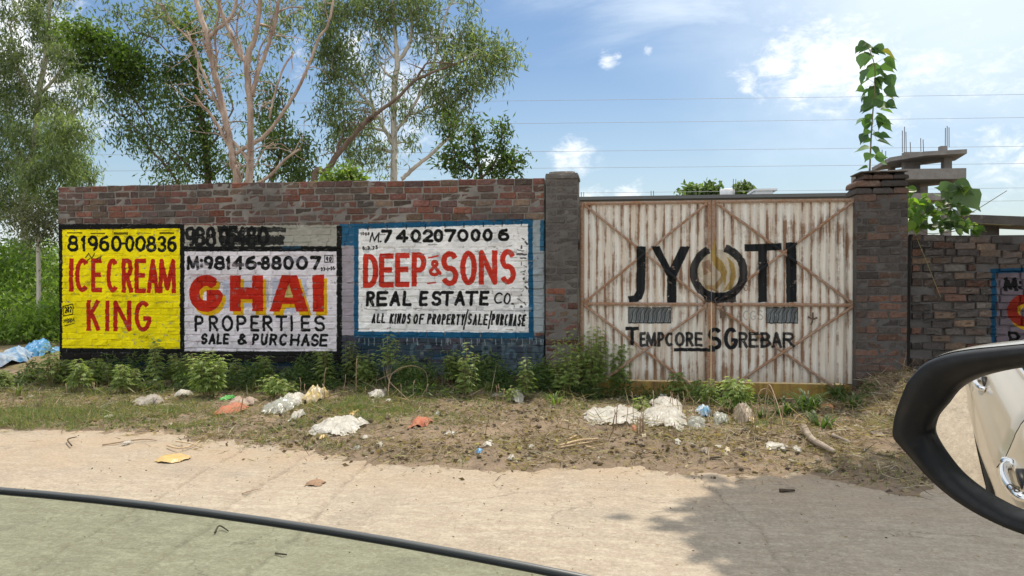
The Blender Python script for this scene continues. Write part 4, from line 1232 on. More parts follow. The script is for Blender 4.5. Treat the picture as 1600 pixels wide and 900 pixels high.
# dark bush behind the bare trunks
tree('leafy_tree', 'low dark leafy tree showing between the bare pink trunks and the leaning branch', 14.6,
     [[(425, 292, 3), (430, 262, 2.4), (440, 235, 2), (445, 200, 1.4), (440, 150, 1)], [(430, 262, 1.6), (460, 240, 1.2), (480, 225, 1)], [(436, 245, 1.6), (410, 225, 1)]],
     [(425, 215, 34, 30, 16), (455, 235, 34, 26, 16), (478, 228, 26, 20, 9, 0, 1.2), (440, 268, 44, 18, 16), (410, 170, 24, 22, 8), (430, 145, 26, 20, 8), (470, 270, 30, 12, 6), (400, 110, 24, 20, 5)],
     bark_dark, 'trees behind the wall', seed=4, per=32, leaf=(.13, .036), droop=.7, spread=.5, sigma=.14, cols=DKG)
# gum with white trunk
tree('white_trunk_gum', 'gum tree with straight pale trunk and wide drooping grey crown', 15.0,
     [[(616, 282, 5.5), (616, 240, 5.2), (615, 190, 4.8), (616, 140, 4.6), (620, 100, 4.2), (618, 60, 3.2), (614, 20, 2.6), (612, -40, 2)],
      [(620, 98, 3.4), (634, 80, 3.2), (643, 55, 2.6), (642, 20, 2.2), (640, -20, 2)], [(619, 92, 2.2), (602, 70, 2), (590, 45, 1.8), (580, 15, 1.4)], [(614, 225, 3.4), (600, 200, 3), (585, 172, 2.6), (562, 145, 2), (535, 118, 1.6), (512, 95, 1.2)],
      [(588, 178, 1.8), (575, 140, 1.6), (565, 112, 1.2)], [(617, 205, 3), (635, 185, 2.6), (655, 150, 2.2), (672, 115, 2), (685, 70, 1.8), (698, 20, 1.4), (715, -10, 1.2)],
      [(628, 280, 3.6), (650, 260, 3.2), (680, 236, 2.8), (705, 208, 2.4), (716, 180, 1.6), (735, 165, 1)], [(640, 180, 1.8), (670, 168, 1.4), (700, 150, 1)], [(618, 125, 2), (600, 110, 1.6), (585, 85, 1.2), (575, 60, 1)],
      [(655, 150, 1.6), (690, 122, 1.4), (730, 100, 1), (760, 90, .8)], [(600, 200, 1.4), (596, 160, 1.2), (600, 120, 1), (603, 85, 1)]],
     [(505, 20, 36, 34, 16), (548, 25, 40, 40, 20), (600, 18, 38, 32, 18), (655, 15, 40, 30, 18), (500, 68, 26, 28, 9), (535, 78, 34, 30, 16), (560, 118, 30, 24, 9), (522, 122, 26, 24, 9),
      (590, 78, 18, 22, 4), (668, 60, 30, 28, 10), (715, 62, 34, 24, 14), (756, 80, 34, 28, 15), (790, 92, 26, 30, 10), (700, 105, 30, 24, 8), (748, 122, 34, 24, 13), (722, 150, 30, 22, 10), (690, 140, 24, 24, 8),
      (655, 128, 20, 24, 5), (645, 175, 22, 30, 7), (700, 180, 26, 20, 8), (735, 195, 24, 18, 5), (530, 165, 26, 22, 9), (540, 205, 34, 24, 14), (570, 185, 24, 22, 7), (580, 232, 30, 20, 9), (545, 238, 26, 14, 5),
      (508, 178, 22, 18, 4), (640, 225, 18, 18, 3), (600, 260, 14, 16, 2), (620, -40, 120, 40, 30), (720, 5, 26, 14, 4), (602, 140, 22, 20, 3)], bark_pale, 'trees behind the wall', seed=5, per=48, dense=1.15, twigs=70, **EUC)
# leaning dark branch
tree('leaning_tree', 'dark bare stem leaning steeply to the right across the white-trunked gum', 13.4,
     [[(490, 290, 5), (510, 268, 5), (530, 238, 4.5), (550, 215, 4), (572, 190, 3.6), (595, 172, 3), (625, 150, 2.6), (645, 128, 2.4), (670, 116, 2), (700, 104, 1.6), (738, 90, 1)],
      [(528, 240, 3), (528, 225, 2), (535, 215, 1.4)], [(565, 198, 2), (585, 185, 1.6), (588, 175, 1)], [(648, 128, 2), (660, 108, 1.8), (672, 98, 1.2), (720, 100, .8)]],
     [(735, 92, 26, 14, 5), (690, 95, 18, 12, 3)], bark_dark, 'trees behind the wall', seed=6, per=18, twigs=26, **EUC)
# bushy twin tops at the right end
tree('bushy_tree', 'small bright green bushy tree with twin tops just above the right end of the wall', 13.0,
     [[(752, 285, 3), (745, 255, 2.4), (740, 215, 1.6)], [(752, 280, 2.4), (775, 250, 2), (785, 210, 1.4)], [(740, 270, 1.6), (712, 240, 1.4), (702, 205, 1)], [(775, 262, 1.4), (815, 250, 1)]],
     [(704, 200, 9, 14, 5, -.3), (712, 232, 13, 14, 6), (700, 250, 12, 12, 4), (725, 262, 18, 10, 6), (742, 205, 8, 16, 5), (744, 240, 12, 16, 6), (784, 204, 11, 12, 6), (782, 228, 9, 12, 5), (794, 250, 15, 14, 8, 0, 1.1), (772, 266, 18, 8, 6), (816, 250, 8, 7, 2), (752, 266, 14, 8, 4), (690, 240, 6, 12, 2), (806, 268, 10, 6, 3)],
     bark_dark, 'trees behind the wall', seed=8, per=34, leaf=(.11, .036), droop=.35, spread=.7, sigma=.085, cols=((.05, .10, .025), (.15, .23, .06)))
tree('wall_top_bush', 'low bright green bush peeping over the wall at the foot of the leaning stem', 11.2,
     [[(545, 300, 2), (546, 285, 1.5), (548, 275, 1)]], [(547, 277, 18, 9, 14), (515, 281, 12, 6, 6), (535, 286, 22, 6, 8)], bark_dark, seed=9, cat='bush', per=36, leaf=(.08, .045), droop=.1, spread=.8, sigma=.07, cols=BRI)
# left thicket
tree('olive_shrub', 'pale olive shrub under the tall gum tree at the left edge', 14.5,
     [[(60, 385, 3), (58, 350, 2), (50, 330, 1)], [(60, 380, 2), (80, 345, 1)]], [(55, 335, 34, 20, 22), (78, 352, 20, 24, 16), (25, 345, 26, 22, 14), (60, 368, 34, 14, 16)], bark_pale, seed=12, cat='bush', per=40, leaf=(.08, .025), droop=.2, spread=.7, sigma=.13, cols=((.10, .12, .06), (.20, .21, .12)))
# left bank thicket: one mass
rs_ = np.random.default_rng(20)
parts = []
for k in range(620):
    y = 12.6 + 5.2 * rs_.random() ** 1.2; x = rs_.uniform(-22, -8.6)
    z0 = float(ground_z(x, y)); hgt = min(2.0, .35 + (y - 12.6) * .95) * (0.7 + .35 * rs_.random())
    n = 130
    t = rs_.random(n) ** .6
    Pp = np.array([x, y, z0]) + np.stack([rs_.normal(size=n) * .24, rs_.normal(size=n) * .24, t * hgt], -1)
    br = rs_.uniform(.7, 1.3)
    T = colours(n, (.12, .22, .04), (.28, .41, .09), rs_) * br
    parts.append(leaves(Pp, rs_.normal(size=(n, 3)) * .7 + np.array([0, -.1, -.15]), rs_.uniform(.08, .15, n), rs_.uniform(.03, .055, n), T, rs_, False))
V, F, T = join(parts)
o = link('undergrowth', mesh_data('undergrowth', V, F, m_leaf, False, T)); tag(o, 'dense bright green thicket on the bank beyond the left end of the wall', 'undergrowth', kind='stuff')
# shrub seen in the slit between pillar and gate
parts = []
for k in range(26):
    x = rs_.uniform(-.9, .1); y = rs_.uniform(10.5, 11.6); n = 120
    Pp = np.array([x, y, 0]) + np.stack([rs_.normal(size=n) * .14, rs_.normal(size=n) * .14, rs_.random(n) * 1.35], -1)
    T = colours(n, (.13, .24, .03), (.26, .40, .08), rs_)
    parts.append(leaves(Pp, rs_.normal(size=(n, 3)), rs_.uniform(.05, .10, n), rs_.uniform(.02, .04, n), T, rs_))
V, F, T = join(parts)
o = link('yard_weeds', mesh_data('yard_weeds', V, F, m_leaf, False, T)); tag(o, 'bright weeds behind the gate, seen through the slit beside the pillar', 'weeds', kind='stuff')

# the big tree out of frame at the right whose shade falls over the road
rs_ = np.random.default_rng(33)
sh = empty('shade_tree', (7.4, 8.9, 0), 'broad leafy shade tree standing beside the road past the right edge', 'tree')
mb = MB()
mb.tube([(0, 0, 0), (-.05, 0, 1.5), (-.2, -.05, 3.0), (-.6, -.1, 4.3), (-1.2, -.3, 5.2)], [.22, .19, .16, .12, .08], 10)
for k in range(9):
    a = k * .7; e = Vector((-1.9 + 2.4 * math.cos(a), -.9 + 1.9 * math.sin(a), 6.0 + .3 * math.sin(k * 2.1)))
    mb.tube([(-.5, -.1, 4.0), (Vector((-.5, -.1, 4.0)) + e) / 2 + Vector((0, 0, .3)), e], [.09, .05, .015], 6)
mb.build('trunk', bark_dark, sh, True)
n_c = 2100
OFFS = np.array([SUN_DIR.x, SUN_DIR.y]) / SUN_DIR.z * 6.0
dd = norm(rs_.normal(size=(n_c, 3))) * (rs_.random((n_c, 1)) ** .42)
pick = rs_.random(n_c)
SC = np.where(pick[:, None] < .40, np.array([[2.45, 4.5]]), np.where(pick[:, None] < .72, np.array([[4.1, 5.1]]), np.array([[4.5, 6.9]])))
SR = np.where(pick[:, None] < .40, np.array([[1.95, 1.2]]), np.where(pick[:, None] < .72, np.array([[2.0, 1.9]]), np.array([[1.75, 1.7]])))
C = np.concatenate([SC + OFFS + dd[:, :2] * SR, 6.0 + dd[:, 2:] * .75], 1)
ci = np.repeat(np.arange(n_c), 34); n = len(ci)
Pp = C[ci] + rs_.normal(size=(n, 3)) * np.array([.20, .20, .14]) - np.array([7.4, 8.9, 0])
V, F, T = leaves(Pp, rs_.normal(size=(n, 3)) * .7 + np.array([0, 0, -.3]), rs_.uniform(.17, .25, n), rs_.uniform(.11, .16, n), colours(n, *MIDG, rs_), rs_, True)
link('crown', mesh_data('crown', V, F, m_leaf, False, T), sh)
# ------------------------------------------------------------------ hemp weeds before the wall
def hemp(px, py, top, label, spread=.10, stems=1, nodes=8, seed=0, bright=1.0, lean=0.0, leafl=.085, bare=.25, group='weeds in front of the wall', name='hemp_plant', cat='weed', dense=1.0):
    rs_ = np.random.default_rng(seed + 500)
    b = surf_px(px, py)
    depth = (b - CAM).dot(AX)
    H = max(.12, (pd(px, top, depth).z - b.z)) * rs_.uniform(.92, 1.14); spread *= rs_.uniform(.7, 1.3); leafl *= rs_.uniform(.8, 1.25)
    stems = int(stems * 1.35 + .5); leafl *= 1.12; nodes = int(nodes * 1.15)
    root = empty(name, b, label, cat, group)
    mb = MB(); parts = []
    for s in range(stems):
        a = rs_.uniform(0, 6.28); h = H * (1 if s == 0 else rs_.uniform(.55, .98))
        fx = spread * rs_.uniform(.3, 1.0) * math.cos(a) if s else 0; fy = spread * .7 * rs_.uniform(.3, 1) * math.sin(a) if s else 0
        tip = np.array([fx + lean * h, fy, h])
        st = np.array([fx * .2, fy * .2, -.01])
        pts = [st + (tip - st) * t + np.array([math.sin(t * 5 + s) * .012, math.cos(t * 4 + s) * .012, 0]) for t in np.linspace(0, 1, 6)]
        mb.tube(pts, [.0055, .005, .0045, .0035, .0025, .0015], 5)
        nn = max(4, int(nodes * h / H * dense * 1.5))
        for k in range(nn):
            t = bare + (1 - bare) * (k + .5) / nn
            c = st + (tip - st) * t
            for sd in range(2 if k < nn - 1 else 3):
                aa = k * 1.57 + sd * math.pi + rs_.uniform(-.5, .5) + s
                out = np.array([math.cos(aa), math.sin(aa), 0])
                pl = leafl * rs_.uniform(.5, .9) * (1.15 - .6 * t)
                q = c + out * pl + np.array([0, 0, pl * .35])
                mb.tube([c, q], [.0018, .001], 3, cap=False)
                nl = 5 + 2 * (rs_.random() < .5)
                L = leafl * rs_.uniform(.75, 1.15) * (1.1 - .5 * t)
                ang = np.linspace(-1.25, 1.25, nl) 
                per = np.array([-out[1], out[0], 0])
                droop = rs_.uniform(-.75, .0)
                D = np.array([out * math.cos(g_) + per * math.sin(g_) + np.array([0, 0, droop]) for g_ in ang])
                Ls = L * (1 - .42 * np.abs(ang) / 1.25)
                # leaflets lie in the leaf's plane
                D = norm(D); U = norm(np.cross(per, out) + rs_.normal(size=3) * .25); S = norm(np.cross(D, np.tile(U, (nl, 1))))
                P0 = np.tile(q, (nl, 1)); W2 = (Ls * .125)[:, None]; L2 = Ls[:, None]
                V = np.stack([P0, P0 + D * L2 * .5 + S * W2, P0 + D * L2 + np.array([0, 0, -1]) * L2 * .12, P0 + D * L2 * .5 - S * W2], 1).reshape(-1, 3)
                F = np.arange(nl * 4).reshape(nl, 4)
                col = colours(1, (.19, .27, .08), (.34, .42, .16), rs_, .25)[0] * bright  # bright scales the leaf colour, dimmer for shaded plants, stronger for lit ones
                parts.append((V, F, np.tile(col, (nl * 4, 1))))
    mb.build('stem', bark_twig, root, True)
    V, F, T = join(parts)
    link('foliage', mesh_data('foliage', V, F, m_leaf, False, T), root)
    return root
hemp(78, 606, 545, 'slim hemp weed with lit crown at the far left corner of the yellow sign', .09, 3, 9, 1)
hemp(40, 604, 572, 'low hemp seedling beside the blue tarpaulin', .06, 2, 5, 2)
hemp(122, 612, 562, 'bushy hemp weed below the left half of the yellow sign', .10, 4, 7, 3)
hemp(190, 615, 566, 'pair of leafy hemp stems below the middle of the yellow sign', .10, 4, 7, 4)
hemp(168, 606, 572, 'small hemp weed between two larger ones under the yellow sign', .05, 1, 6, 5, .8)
hemp(243, 604, 528, 'tall slender hemp weed overlapping the lower right of the yellow sign', .05, 2, 12, 6, 1.05)
hemp(212, 612, 575, 'feathery thin weed beside the tall slender hemp', .08, 3, 7, 7, .9, leafl=.05)
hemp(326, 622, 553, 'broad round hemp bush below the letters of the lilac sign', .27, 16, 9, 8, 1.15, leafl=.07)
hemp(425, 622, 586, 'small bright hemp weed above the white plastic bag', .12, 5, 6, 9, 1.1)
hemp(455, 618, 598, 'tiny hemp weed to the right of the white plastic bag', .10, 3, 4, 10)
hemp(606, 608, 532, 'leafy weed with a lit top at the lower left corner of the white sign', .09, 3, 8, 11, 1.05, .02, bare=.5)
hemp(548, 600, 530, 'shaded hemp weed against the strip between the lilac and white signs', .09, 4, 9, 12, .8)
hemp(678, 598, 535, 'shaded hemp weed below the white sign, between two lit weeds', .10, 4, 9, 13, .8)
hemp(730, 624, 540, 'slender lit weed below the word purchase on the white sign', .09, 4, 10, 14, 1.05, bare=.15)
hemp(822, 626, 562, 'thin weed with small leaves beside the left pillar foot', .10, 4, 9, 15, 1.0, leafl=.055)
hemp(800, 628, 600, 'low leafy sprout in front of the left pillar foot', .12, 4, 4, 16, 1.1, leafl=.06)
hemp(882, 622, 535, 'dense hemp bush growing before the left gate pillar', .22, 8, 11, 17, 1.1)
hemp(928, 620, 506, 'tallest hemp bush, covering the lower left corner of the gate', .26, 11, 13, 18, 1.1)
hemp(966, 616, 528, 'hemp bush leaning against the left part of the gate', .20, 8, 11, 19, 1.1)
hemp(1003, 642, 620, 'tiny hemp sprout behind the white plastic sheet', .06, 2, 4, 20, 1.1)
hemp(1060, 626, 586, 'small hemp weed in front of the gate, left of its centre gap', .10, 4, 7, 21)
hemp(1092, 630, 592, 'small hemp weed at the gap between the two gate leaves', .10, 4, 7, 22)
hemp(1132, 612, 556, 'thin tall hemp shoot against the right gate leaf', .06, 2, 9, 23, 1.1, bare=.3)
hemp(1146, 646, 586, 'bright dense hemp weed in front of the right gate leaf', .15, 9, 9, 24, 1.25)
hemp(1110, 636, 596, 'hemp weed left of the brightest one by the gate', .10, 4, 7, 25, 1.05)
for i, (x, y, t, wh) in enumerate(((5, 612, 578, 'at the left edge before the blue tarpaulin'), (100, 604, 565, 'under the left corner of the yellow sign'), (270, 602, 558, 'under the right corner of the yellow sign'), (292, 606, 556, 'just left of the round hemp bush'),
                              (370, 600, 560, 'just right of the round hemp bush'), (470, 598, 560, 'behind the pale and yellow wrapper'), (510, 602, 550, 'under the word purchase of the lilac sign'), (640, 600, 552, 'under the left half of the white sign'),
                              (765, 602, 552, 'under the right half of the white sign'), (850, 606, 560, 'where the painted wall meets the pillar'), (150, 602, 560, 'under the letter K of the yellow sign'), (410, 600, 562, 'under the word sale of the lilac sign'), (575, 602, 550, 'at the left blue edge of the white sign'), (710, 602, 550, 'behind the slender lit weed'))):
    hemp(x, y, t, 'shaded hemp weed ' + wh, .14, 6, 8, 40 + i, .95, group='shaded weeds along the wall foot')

# long arching grass in the shade by the right end of the gate
rs_ = np.random.default_rng(70)
def arch_grass(px, py, n, h, label, col=((.06, .11, .03), (.12, .19, .06)), width=.012):
    b = surf_px(px, py)
    Vs = []; Fs = []; Ts = []; o = 0
    for k in range(n):
        a = rs_.uniform(0, 6.28); r0 = rs_.uniform(0, .10); d = np.array([math.cos(a), math.sin(a), 0]); s = np.array([-d[1], d[0], 0])
        L = h * rs_.uniform(.6, 1.2); w = width * rs_.uniform(.6, 1.2)
        base = d * r0
        c = colours(1, *col, rs_, .3)[0]
        seg = 6
        for i in range(seg + 1):
            t = i / seg
            p = base + d * (L * .75 * t ** 1.6) + np.array([0, 0, L * (t - .62 * t * t * t)])
            ww = w * (1 - t ** 2) + .0008
            Vs += [p - s * ww, p + s * ww]; Ts += [c, c]
        for i in range(seg):
            q = o + 2 * i; Fs.append((q, q + 1, q + 3, q + 2))
        o += 2 * (seg + 1)
    ob = link('grass_tussock', mesh_data('grass_tussock', np.array(Vs), Fs, m_leaf, False, np.array(Ts)), None, b)
    tag(ob, label, 'grass tuft', 'grass tufts around the gate')
arch_grass(1262, 640, 46, .34, 'long arching grass tussock under the bottom right of the gate')
arch_grass(1225, 648, 34, .28, 'arching grass tussock between the bright hemp weed and the right gate corner')
arch_grass(1310, 628, 40, .34, 'long grass tussock at the right corner of the gate')
arch_grass(1335, 640, 26, .24, 'dark grass tussock at the foot of the right pillar')
arch_grass(1283, 668, 30, .20, 'short grass tussock among the rubbish near the gate corner')
arch_grass(868, 632, 26, .22, 'bright upright grass tuft at the foot of the left pillar', ((.12, .20, .04), (.24, .34, .10)), .006)
for i, (x, y, n_, h_, wh) in enumerate(((30, 618, 30, .24, 'at the left edge of the verge'), (150, 616, 26, .20, 'before the letters of the yellow sign'), (232, 612, 24, .26, 'behind the grey torn paper'), (392, 612, 26, .24, 'between the round hemp bush and the lilac sign corner'), (500, 606, 30, .28, 'before the dark strip between the signs'),
                              (575, 610, 24, .22, 'at the foot of the leafy weed'), (655, 612, 28, .26, 'inside the looping dead twig'), (760, 614, 26, .24, 'below the faded blue paint'), (1030, 628, 26, .22, 'behind the white plastic heap'), (560, 640, 20, .12, 'low in the dry grass'))):
    arch_grass(x, y, n_, h_, 'grass tussock ' + wh, ((.10, .15, .04), (.24, .27, .11)), .006)
arch_grass(1190, 655, 20, .20, 'dark grass tuft right of the taupe plastic bag')

# short grass over the verge
def in_blobs(x, y, blobs):
    d = np.zeros_like(x)
    for (bx, by, rx_, ry_, w) in blobs:
        d = np.maximum(d, w * np.exp(-(((x - bx) / rx_) ** 2 + ((y - by) / ry_) ** 2)))
    return d
def vsurf(X, Y):
    return np.maximum(verge_z(X, Y), np.where(Y < 6.4, 0, -.03))
def px_xy(px, py):
    p = pg(px, py, .04); return p.x, p.y
gb = []
for (px, py, rpx, rpy, w) in ((40, 655, 90, 26, 1), (130, 650, 90, 22, 1), (220, 655, 90, 22, .9), (20, 690, 70, 14, .8), (300, 660, 60, 18, .7), (360, 700, 60, 22, .9), (395, 690, 40, 16, .7),
                              (340, 716, 30, 10, .7), (540, 640, 70, 14, .9), (620, 642, 60, 16, .8), (590, 655, 50, 14, .7), (450, 668, 40, 14, .5), (500, 695, 50, 12, .5), (560, 728, 24, 8, .5), (590, 722, 20, 6, .5),
                              (700, 650, 60, 14, .35), (780, 690, 14, 8, .6), (720, 716, 14, 6, .4), (900, 645, 60, 12, .3), (1180, 672, 40, 10, .4), (170, 620, 180, 14, .6), (700, 625, 200, 10, .35), (1380, 668, 30, 10, .5)):
    x, y = px_xy(px, py); x2, _ = px_xy(px + rpx, py); _, y2 = px_xy(px, py - rpy)
    gb.append((x, y, abs(x2 - x), abs(y2 - y), w))
rs_ = np.random.default_rng(80)
n = 420000
X = rs_.uniform(-9.5, 3.4, n); Y = rs_.uniform(5.4, 9.15, n)
dn = in_blobs(X, Y, gb) * (fbm(X * 5, Y * 5, 50, 3) * 2.2 - .35)
base_d = .14 * (fbm(X * 2, Y * 2, 51, 3) > .5)
k = (rs_.random(n) < np.clip(dn * 1.3 + base_d, 0, 1) * .75) & (verge_z(X, Y) > .004)
X, Y = X[k], Y[k]; n = len(X)
Z = vsurf(X, Y)
L = rs_.uniform(.022, .06, n) * (1 + .9 * np.clip(dn[k], 0, 1))
T = np.where(rs_.random((n, 1)) < .25, colours(n, (.34, .29, .15), (.44, .38, .22), rs_), colours(n, (.13, .20, .06), (.27, .34, .13), rs_))
V, F, T = leaves(np.stack([X, Y, Z - .003], -1), rs_.normal(size=(n, 3)) * .75 + np.array([0, 0, .75]), L, np.full(n, .0052), T, rs_)
o = link('grass', mesh_data('grass', V, F, m_grass, False, T)); tag(o, 'short patchy grass and straw along the road verge', 'grass', kind='stuff')
# low weeds at the wall foot, leaf colour darkened to imitate the shade
n = 38000
X = rs_.uniform(-7.6, 2.7, n); q = rs_.random(n); Y = 9.12 - q ** 1.3 * (.75 + .25 * np.sin(X * 2.1))
cl = fbm(X * 2.6, Y * 2.6, 55, 3)
k = (rs_.random(n) < np.clip((cl - .40) * 3.6, 0, 1)); X, Y, cl = X[k], Y[k], cl[k]; n = len(X)
hh = rs_.random(n) ** 1.4 * (.08 + .34 * np.clip((cl - .38) * 3, 0, 1)) * np.clip(1.1 - q[k] * .7, .3, 1)
hh *= np.where(X > -.6, .55, 1)
T = colours(n, (.06, .11, .035), (.14, .21, .07), rs_)
V, F, T = leaves(np.stack([X, Y, vsurf(X, Y) + hh], -1), rs_.normal(size=(n, 3)) * np.array([1, 1, .5]) + np.array([0, -.2, -.15]), rs_.uniform(.04, .10, n), rs_.uniform(.010, .024, n), T, rs_)
o = link('weeds', mesh_data('weeds', V, F, m_leaf, False, T)); tag(o, 'low weeds in shade-darkened colour crowding the foot of the painted wall', 'weeds', kind='stuff')
# dry litter: chips, straw, crumbled leaves
n = 150000
X = rs_.uniform(-9.5, 3.9, n); Y = rs_.uniform(5.2, 9.15, n)
dd = .30 + in_blobs(X, Y, [(*px_xy(1230, 700), .9, .45, 1.0), (*px_xy(860, 700), 1.1, .35, .7), (*px_xy(650, 705), 1.2, .35, .6), (3.1, 8.3, .9, .8, 1.3), (*px_xy(470, 650), .5, .3, .6), (*px_xy(400, 690), .8, .3, .6), (*px_xy(300, 690), .4, .2, .8)])
dd = dd * (fbm(X * 3, Y * 3, 61, 3) * 1.6 - .15)
eg = Y - (edge_y(X) + (fbm(X * 2.2, Y * 1.5, 21, 4) - .5) * .55)
far = (eg > .02) | (rs_.random(n) < .5 * np.exp(np.minimum(eg, 0) * 9)) | (rs_.random(n) < .012)
k = (rs_.random(n) < dd) & far
X, Y = X[k], Y[k]; n = len(X); Z = vsurf(X, Y)
pal = np.array([(.42, .34, .22), (.30, .22, .14), (.12, .085, .06), (.20, .15, .10), (.52, .46, .34), (.10, .08, .065), (.40, .30, .18), (.55, .53, .48), (.24, .19, .13)])
T = pal[rs_.choice(len(pal), n, p=[.17, .15, .12, .12, .14, .08, .14, .04, .04])] * rs_.uniform(.7, 1.1, (n, 1))
long_ = rs_.random(n) < .55
L = np.where(long_, rs_.uniform(.05, .22, n), .014 + .05 * rs_.random(n) ** 2.5); W = np.where(long_, rs_.uniform(.003, .008, n), L * rs_.uniform(.3, .8, n))
D = rs_.normal(size=(n, 3)); D[:, 2] *= .25; D[:, 2] += .05
V, F, T = leaves(np.stack([X, Y, Z + .004 + rs_.random(n) * .012], -1), D, L, W, T, rs_)
o = link('ground_litter', mesh_data('ground_litter', V, F, m_grass, False, T)); tag(o, 'dry leaf crumbs, straw and chips strewn over the verge', 'litter', kind='stuff')
# clods and small stones
n = 5200
X = rs_.uniform(-8.5, 3.8, n); Y = rs_.uniform(5.3, 9.0, n); k = (verge_z(X, Y) > .008) & (fbm(X * 1.7, Y * 1.7, 75, 3) > .40); X, Y = X[k], Y[k]; n = len(X)
sz = .006 + .022 * rs_.random(n) ** 3
octa = np.array([[1, 0, 0], [0, 1, 0], [-1, 0, 0], [0, -1, 0], [0, 0, 1], [0, 0, -.6]], float)
V = octa[None] * sz[:, None, None] * rs_.uniform(.6, 1.4, (n, 6, 3)) + np.stack([X, Y, vsurf(X, Y) + sz * .3], -1)[:, None]
F = (np.arange(n)[:, None, None] * 6 + np.array([[0, 1, 4], [1, 2, 4], [2, 3, 4], [3, 0, 4], [1, 0, 5], [2, 1, 5], [3, 2, 5], [0, 3, 5]])[None]).reshape(-1, 3)
T = np.repeat((np.array([(.24, .18, .12), (.16, .12, .085), (.33, .28, .22), (.10, .08, .06)])[rs_.integers(0, 4, n)])[:, None], 6, 1).reshape(-1, 3)
o = link('clods', mesh_data('clods', V.reshape(-1, 3), F, m_grass, False, T)); tag(o, 'earth clods and small stones over the verge', 'stones', kind='stuff')
# straw lying over everything in the dry middle of the verge
n = 5200
X = rs_.uniform(-8.5, 3.4, n); Y = rs_.uniform(5.6, 8.7, n); k = (verge_z(X, Y) > .02) & (fbm(X * 2, Y * 2, 71, 3) > .45); X, Y = X[k], Y[k]; n = len(X)
D = rs_.normal(size=(n, 3)); D[:, 2] *= .22
V, F, T = leaves(np.stack([X, Y, vsurf(X, Y) + rs_.uniform(.01, .06, n)], -1), D, rs_.uniform(.12, .40, n), rs_.uniform(.003, .008, n), pal[rs_.choice([0, 1, 3, 4, 6, 8], n)] * rs_.uniform(.6, 1.1, (n, 1)), rs_)
o = link('straw', mesh_data('straw', V, F, m_grass, False, T)); tag(o, 'long dry straw and broken stems strewn over the verge', 'straw', kind='stuff')
# scattered grit and leaf bits on the concrete
n = 700
X = rs_.uniform(-4, 3.5, n); Y = 3.2 + 3.0 * rs_.random(n) ** .55; Z = np.full(n, .006)
V, F, T = leaves(np.stack([X, Y, Z], -1), rs_.normal(size=(n, 3)) * np.array([1, 1, .15]), rs_.uniform(.006, .028, n), rs_.uniform(.004, .010, n), pal[rs_.integers(0, 7, n)] * .8, rs_)
o = link('grit', mesh_data('grit', V, F, m_grass, False, T)); tag(o, 'grit and leaf bits scattered over the concrete road', 'grit', kind='stuff')

# dry stalks standing in the verge
m_straw, nt = new_mat('dry_stalk'); finish(nt, mix(nt, noise(nt, wpos(nt), 40, 4), (.20, .13, .09), (.44, .33, .22)), .85)
stalk_spots = [(958, 672, 640), (962, 672, 630), (978, 674, 636), (990, 660, 612), (996, 678, 650), (1000, 677, 640), (1004, 678, 646), (1006, 676, 636), (1022, 650, 610), (1047, 640, 612), (1052, 650, 616), (1060, 648, 618), (1066, 650, 622), (1073, 646, 612),
               (1085, 650, 626), (1052, 684, 664), (1057, 686, 660), (888, 670, 648), (905, 668, 655), (950, 680, 662), (1110, 652, 620), (1138, 650, 624), (470, 622, 590), (478, 625, 600), (508, 626, 600), (505, 620, 575), (536, 622, 585), (556, 620, 560),
               (570, 622, 605), (628, 628, 600), (645, 626, 595), (665, 625, 600), (785, 632, 608), (780, 634, 600), (776, 632, 604), (375, 650, 615), (403, 618, 600), (440, 672, 650), (448, 676, 660), (150, 618, 598), (105, 620, 600), (62, 640, 612), (20, 630, 606),
               (1180, 672, 632), (1176, 668, 626), (1192, 660, 620), (1198, 664, 618), (1205, 668, 636), (1212, 660, 618), (1160, 676, 648), (1222, 660, 630), (820, 690, 672), (828, 668, 652), (590, 628, 612)]
for i, (x, y, t) in enumerate(stalk_spots):
    b = surf_px(x, y); dep = (b - CAM).dot(AX); h = pd(x, t, dep).z - b.z
    mb = MB(); le = R.uniform(-.18, .18) * h; r_ = R.uniform(.003, .006)
    pts = [(0, 0, -.01), (le * .3, 0, h * .4), (le * .7 + R.uniform(-.01, .01), R.uniform(-.01, .01), h * .75), (le, 0, h)]
    mb.tube(pts, [r_ * 1.2, r_, r_ * .9, r_ * .8], 5)
    if i % 3 == 0:
        mb.tube([pts[2], (pts[2][0] + R.uniform(-.05, .05), 0, pts[2][2] + .04)], [r_ * .6, r_ * .4], 4)
    o = mb.build('dry_stalk', m_straw, None, True, b)
    tag(o, 'thin dry brown stalk standing upright in the verge', 'stalk', 'dry stalks standing in the verge')
# looping dead stems
def stem_obj(name, pts_px, r, label, cat='twig', mat=None, lift=0.0, group=None):
    P = []
    for q in pts_px:
        b = surf_px(q[0], q[1])
        P.append((b.x, b.y, b.z + lift + (q[2] if len(q) > 2 else 0)))
    o0 = Vector(P[0]); rows = spline([tuple(Vector(p) - o0) for p in P], 6)
    mb = MB(); mb.tube(rows, [r * (1 - .5 * i / len(rows)) for i in range(len(rows))], 6)
    o = mb.build(name, mat or m_straw, None, True, o0)
    return tag(o, label, cat, group)
stem_obj('dry_twig', [(606, 622, 0), (612, 620, .25), (640, 620, .36), (664, 622, .28), (668, 622, .15)], .004, 'looping dead stem arching in front of the blue painted wall foot')
stem_obj('dry_twig', [(650, 636, 0), (625, 625, .08), (608, 620, .18), (603, 618, .32)], .004, 'dead stem bent to the left below the lit weed by the white sign')
stem_obj('dry_twig', [(590, 612, .12), (610, 612, .20), (628, 612, .26)], .004, 'bare twig slanting up right from the leafy weed below the white sign')
stem_obj('dry_twig', [(1192, 660, 0), (1200, 660, .34), (1212, 662, .22), (1222, 668, .05), (1224, 676, 0)], .006, 'dead stem bent over like a hook right of the bright hemp weed')
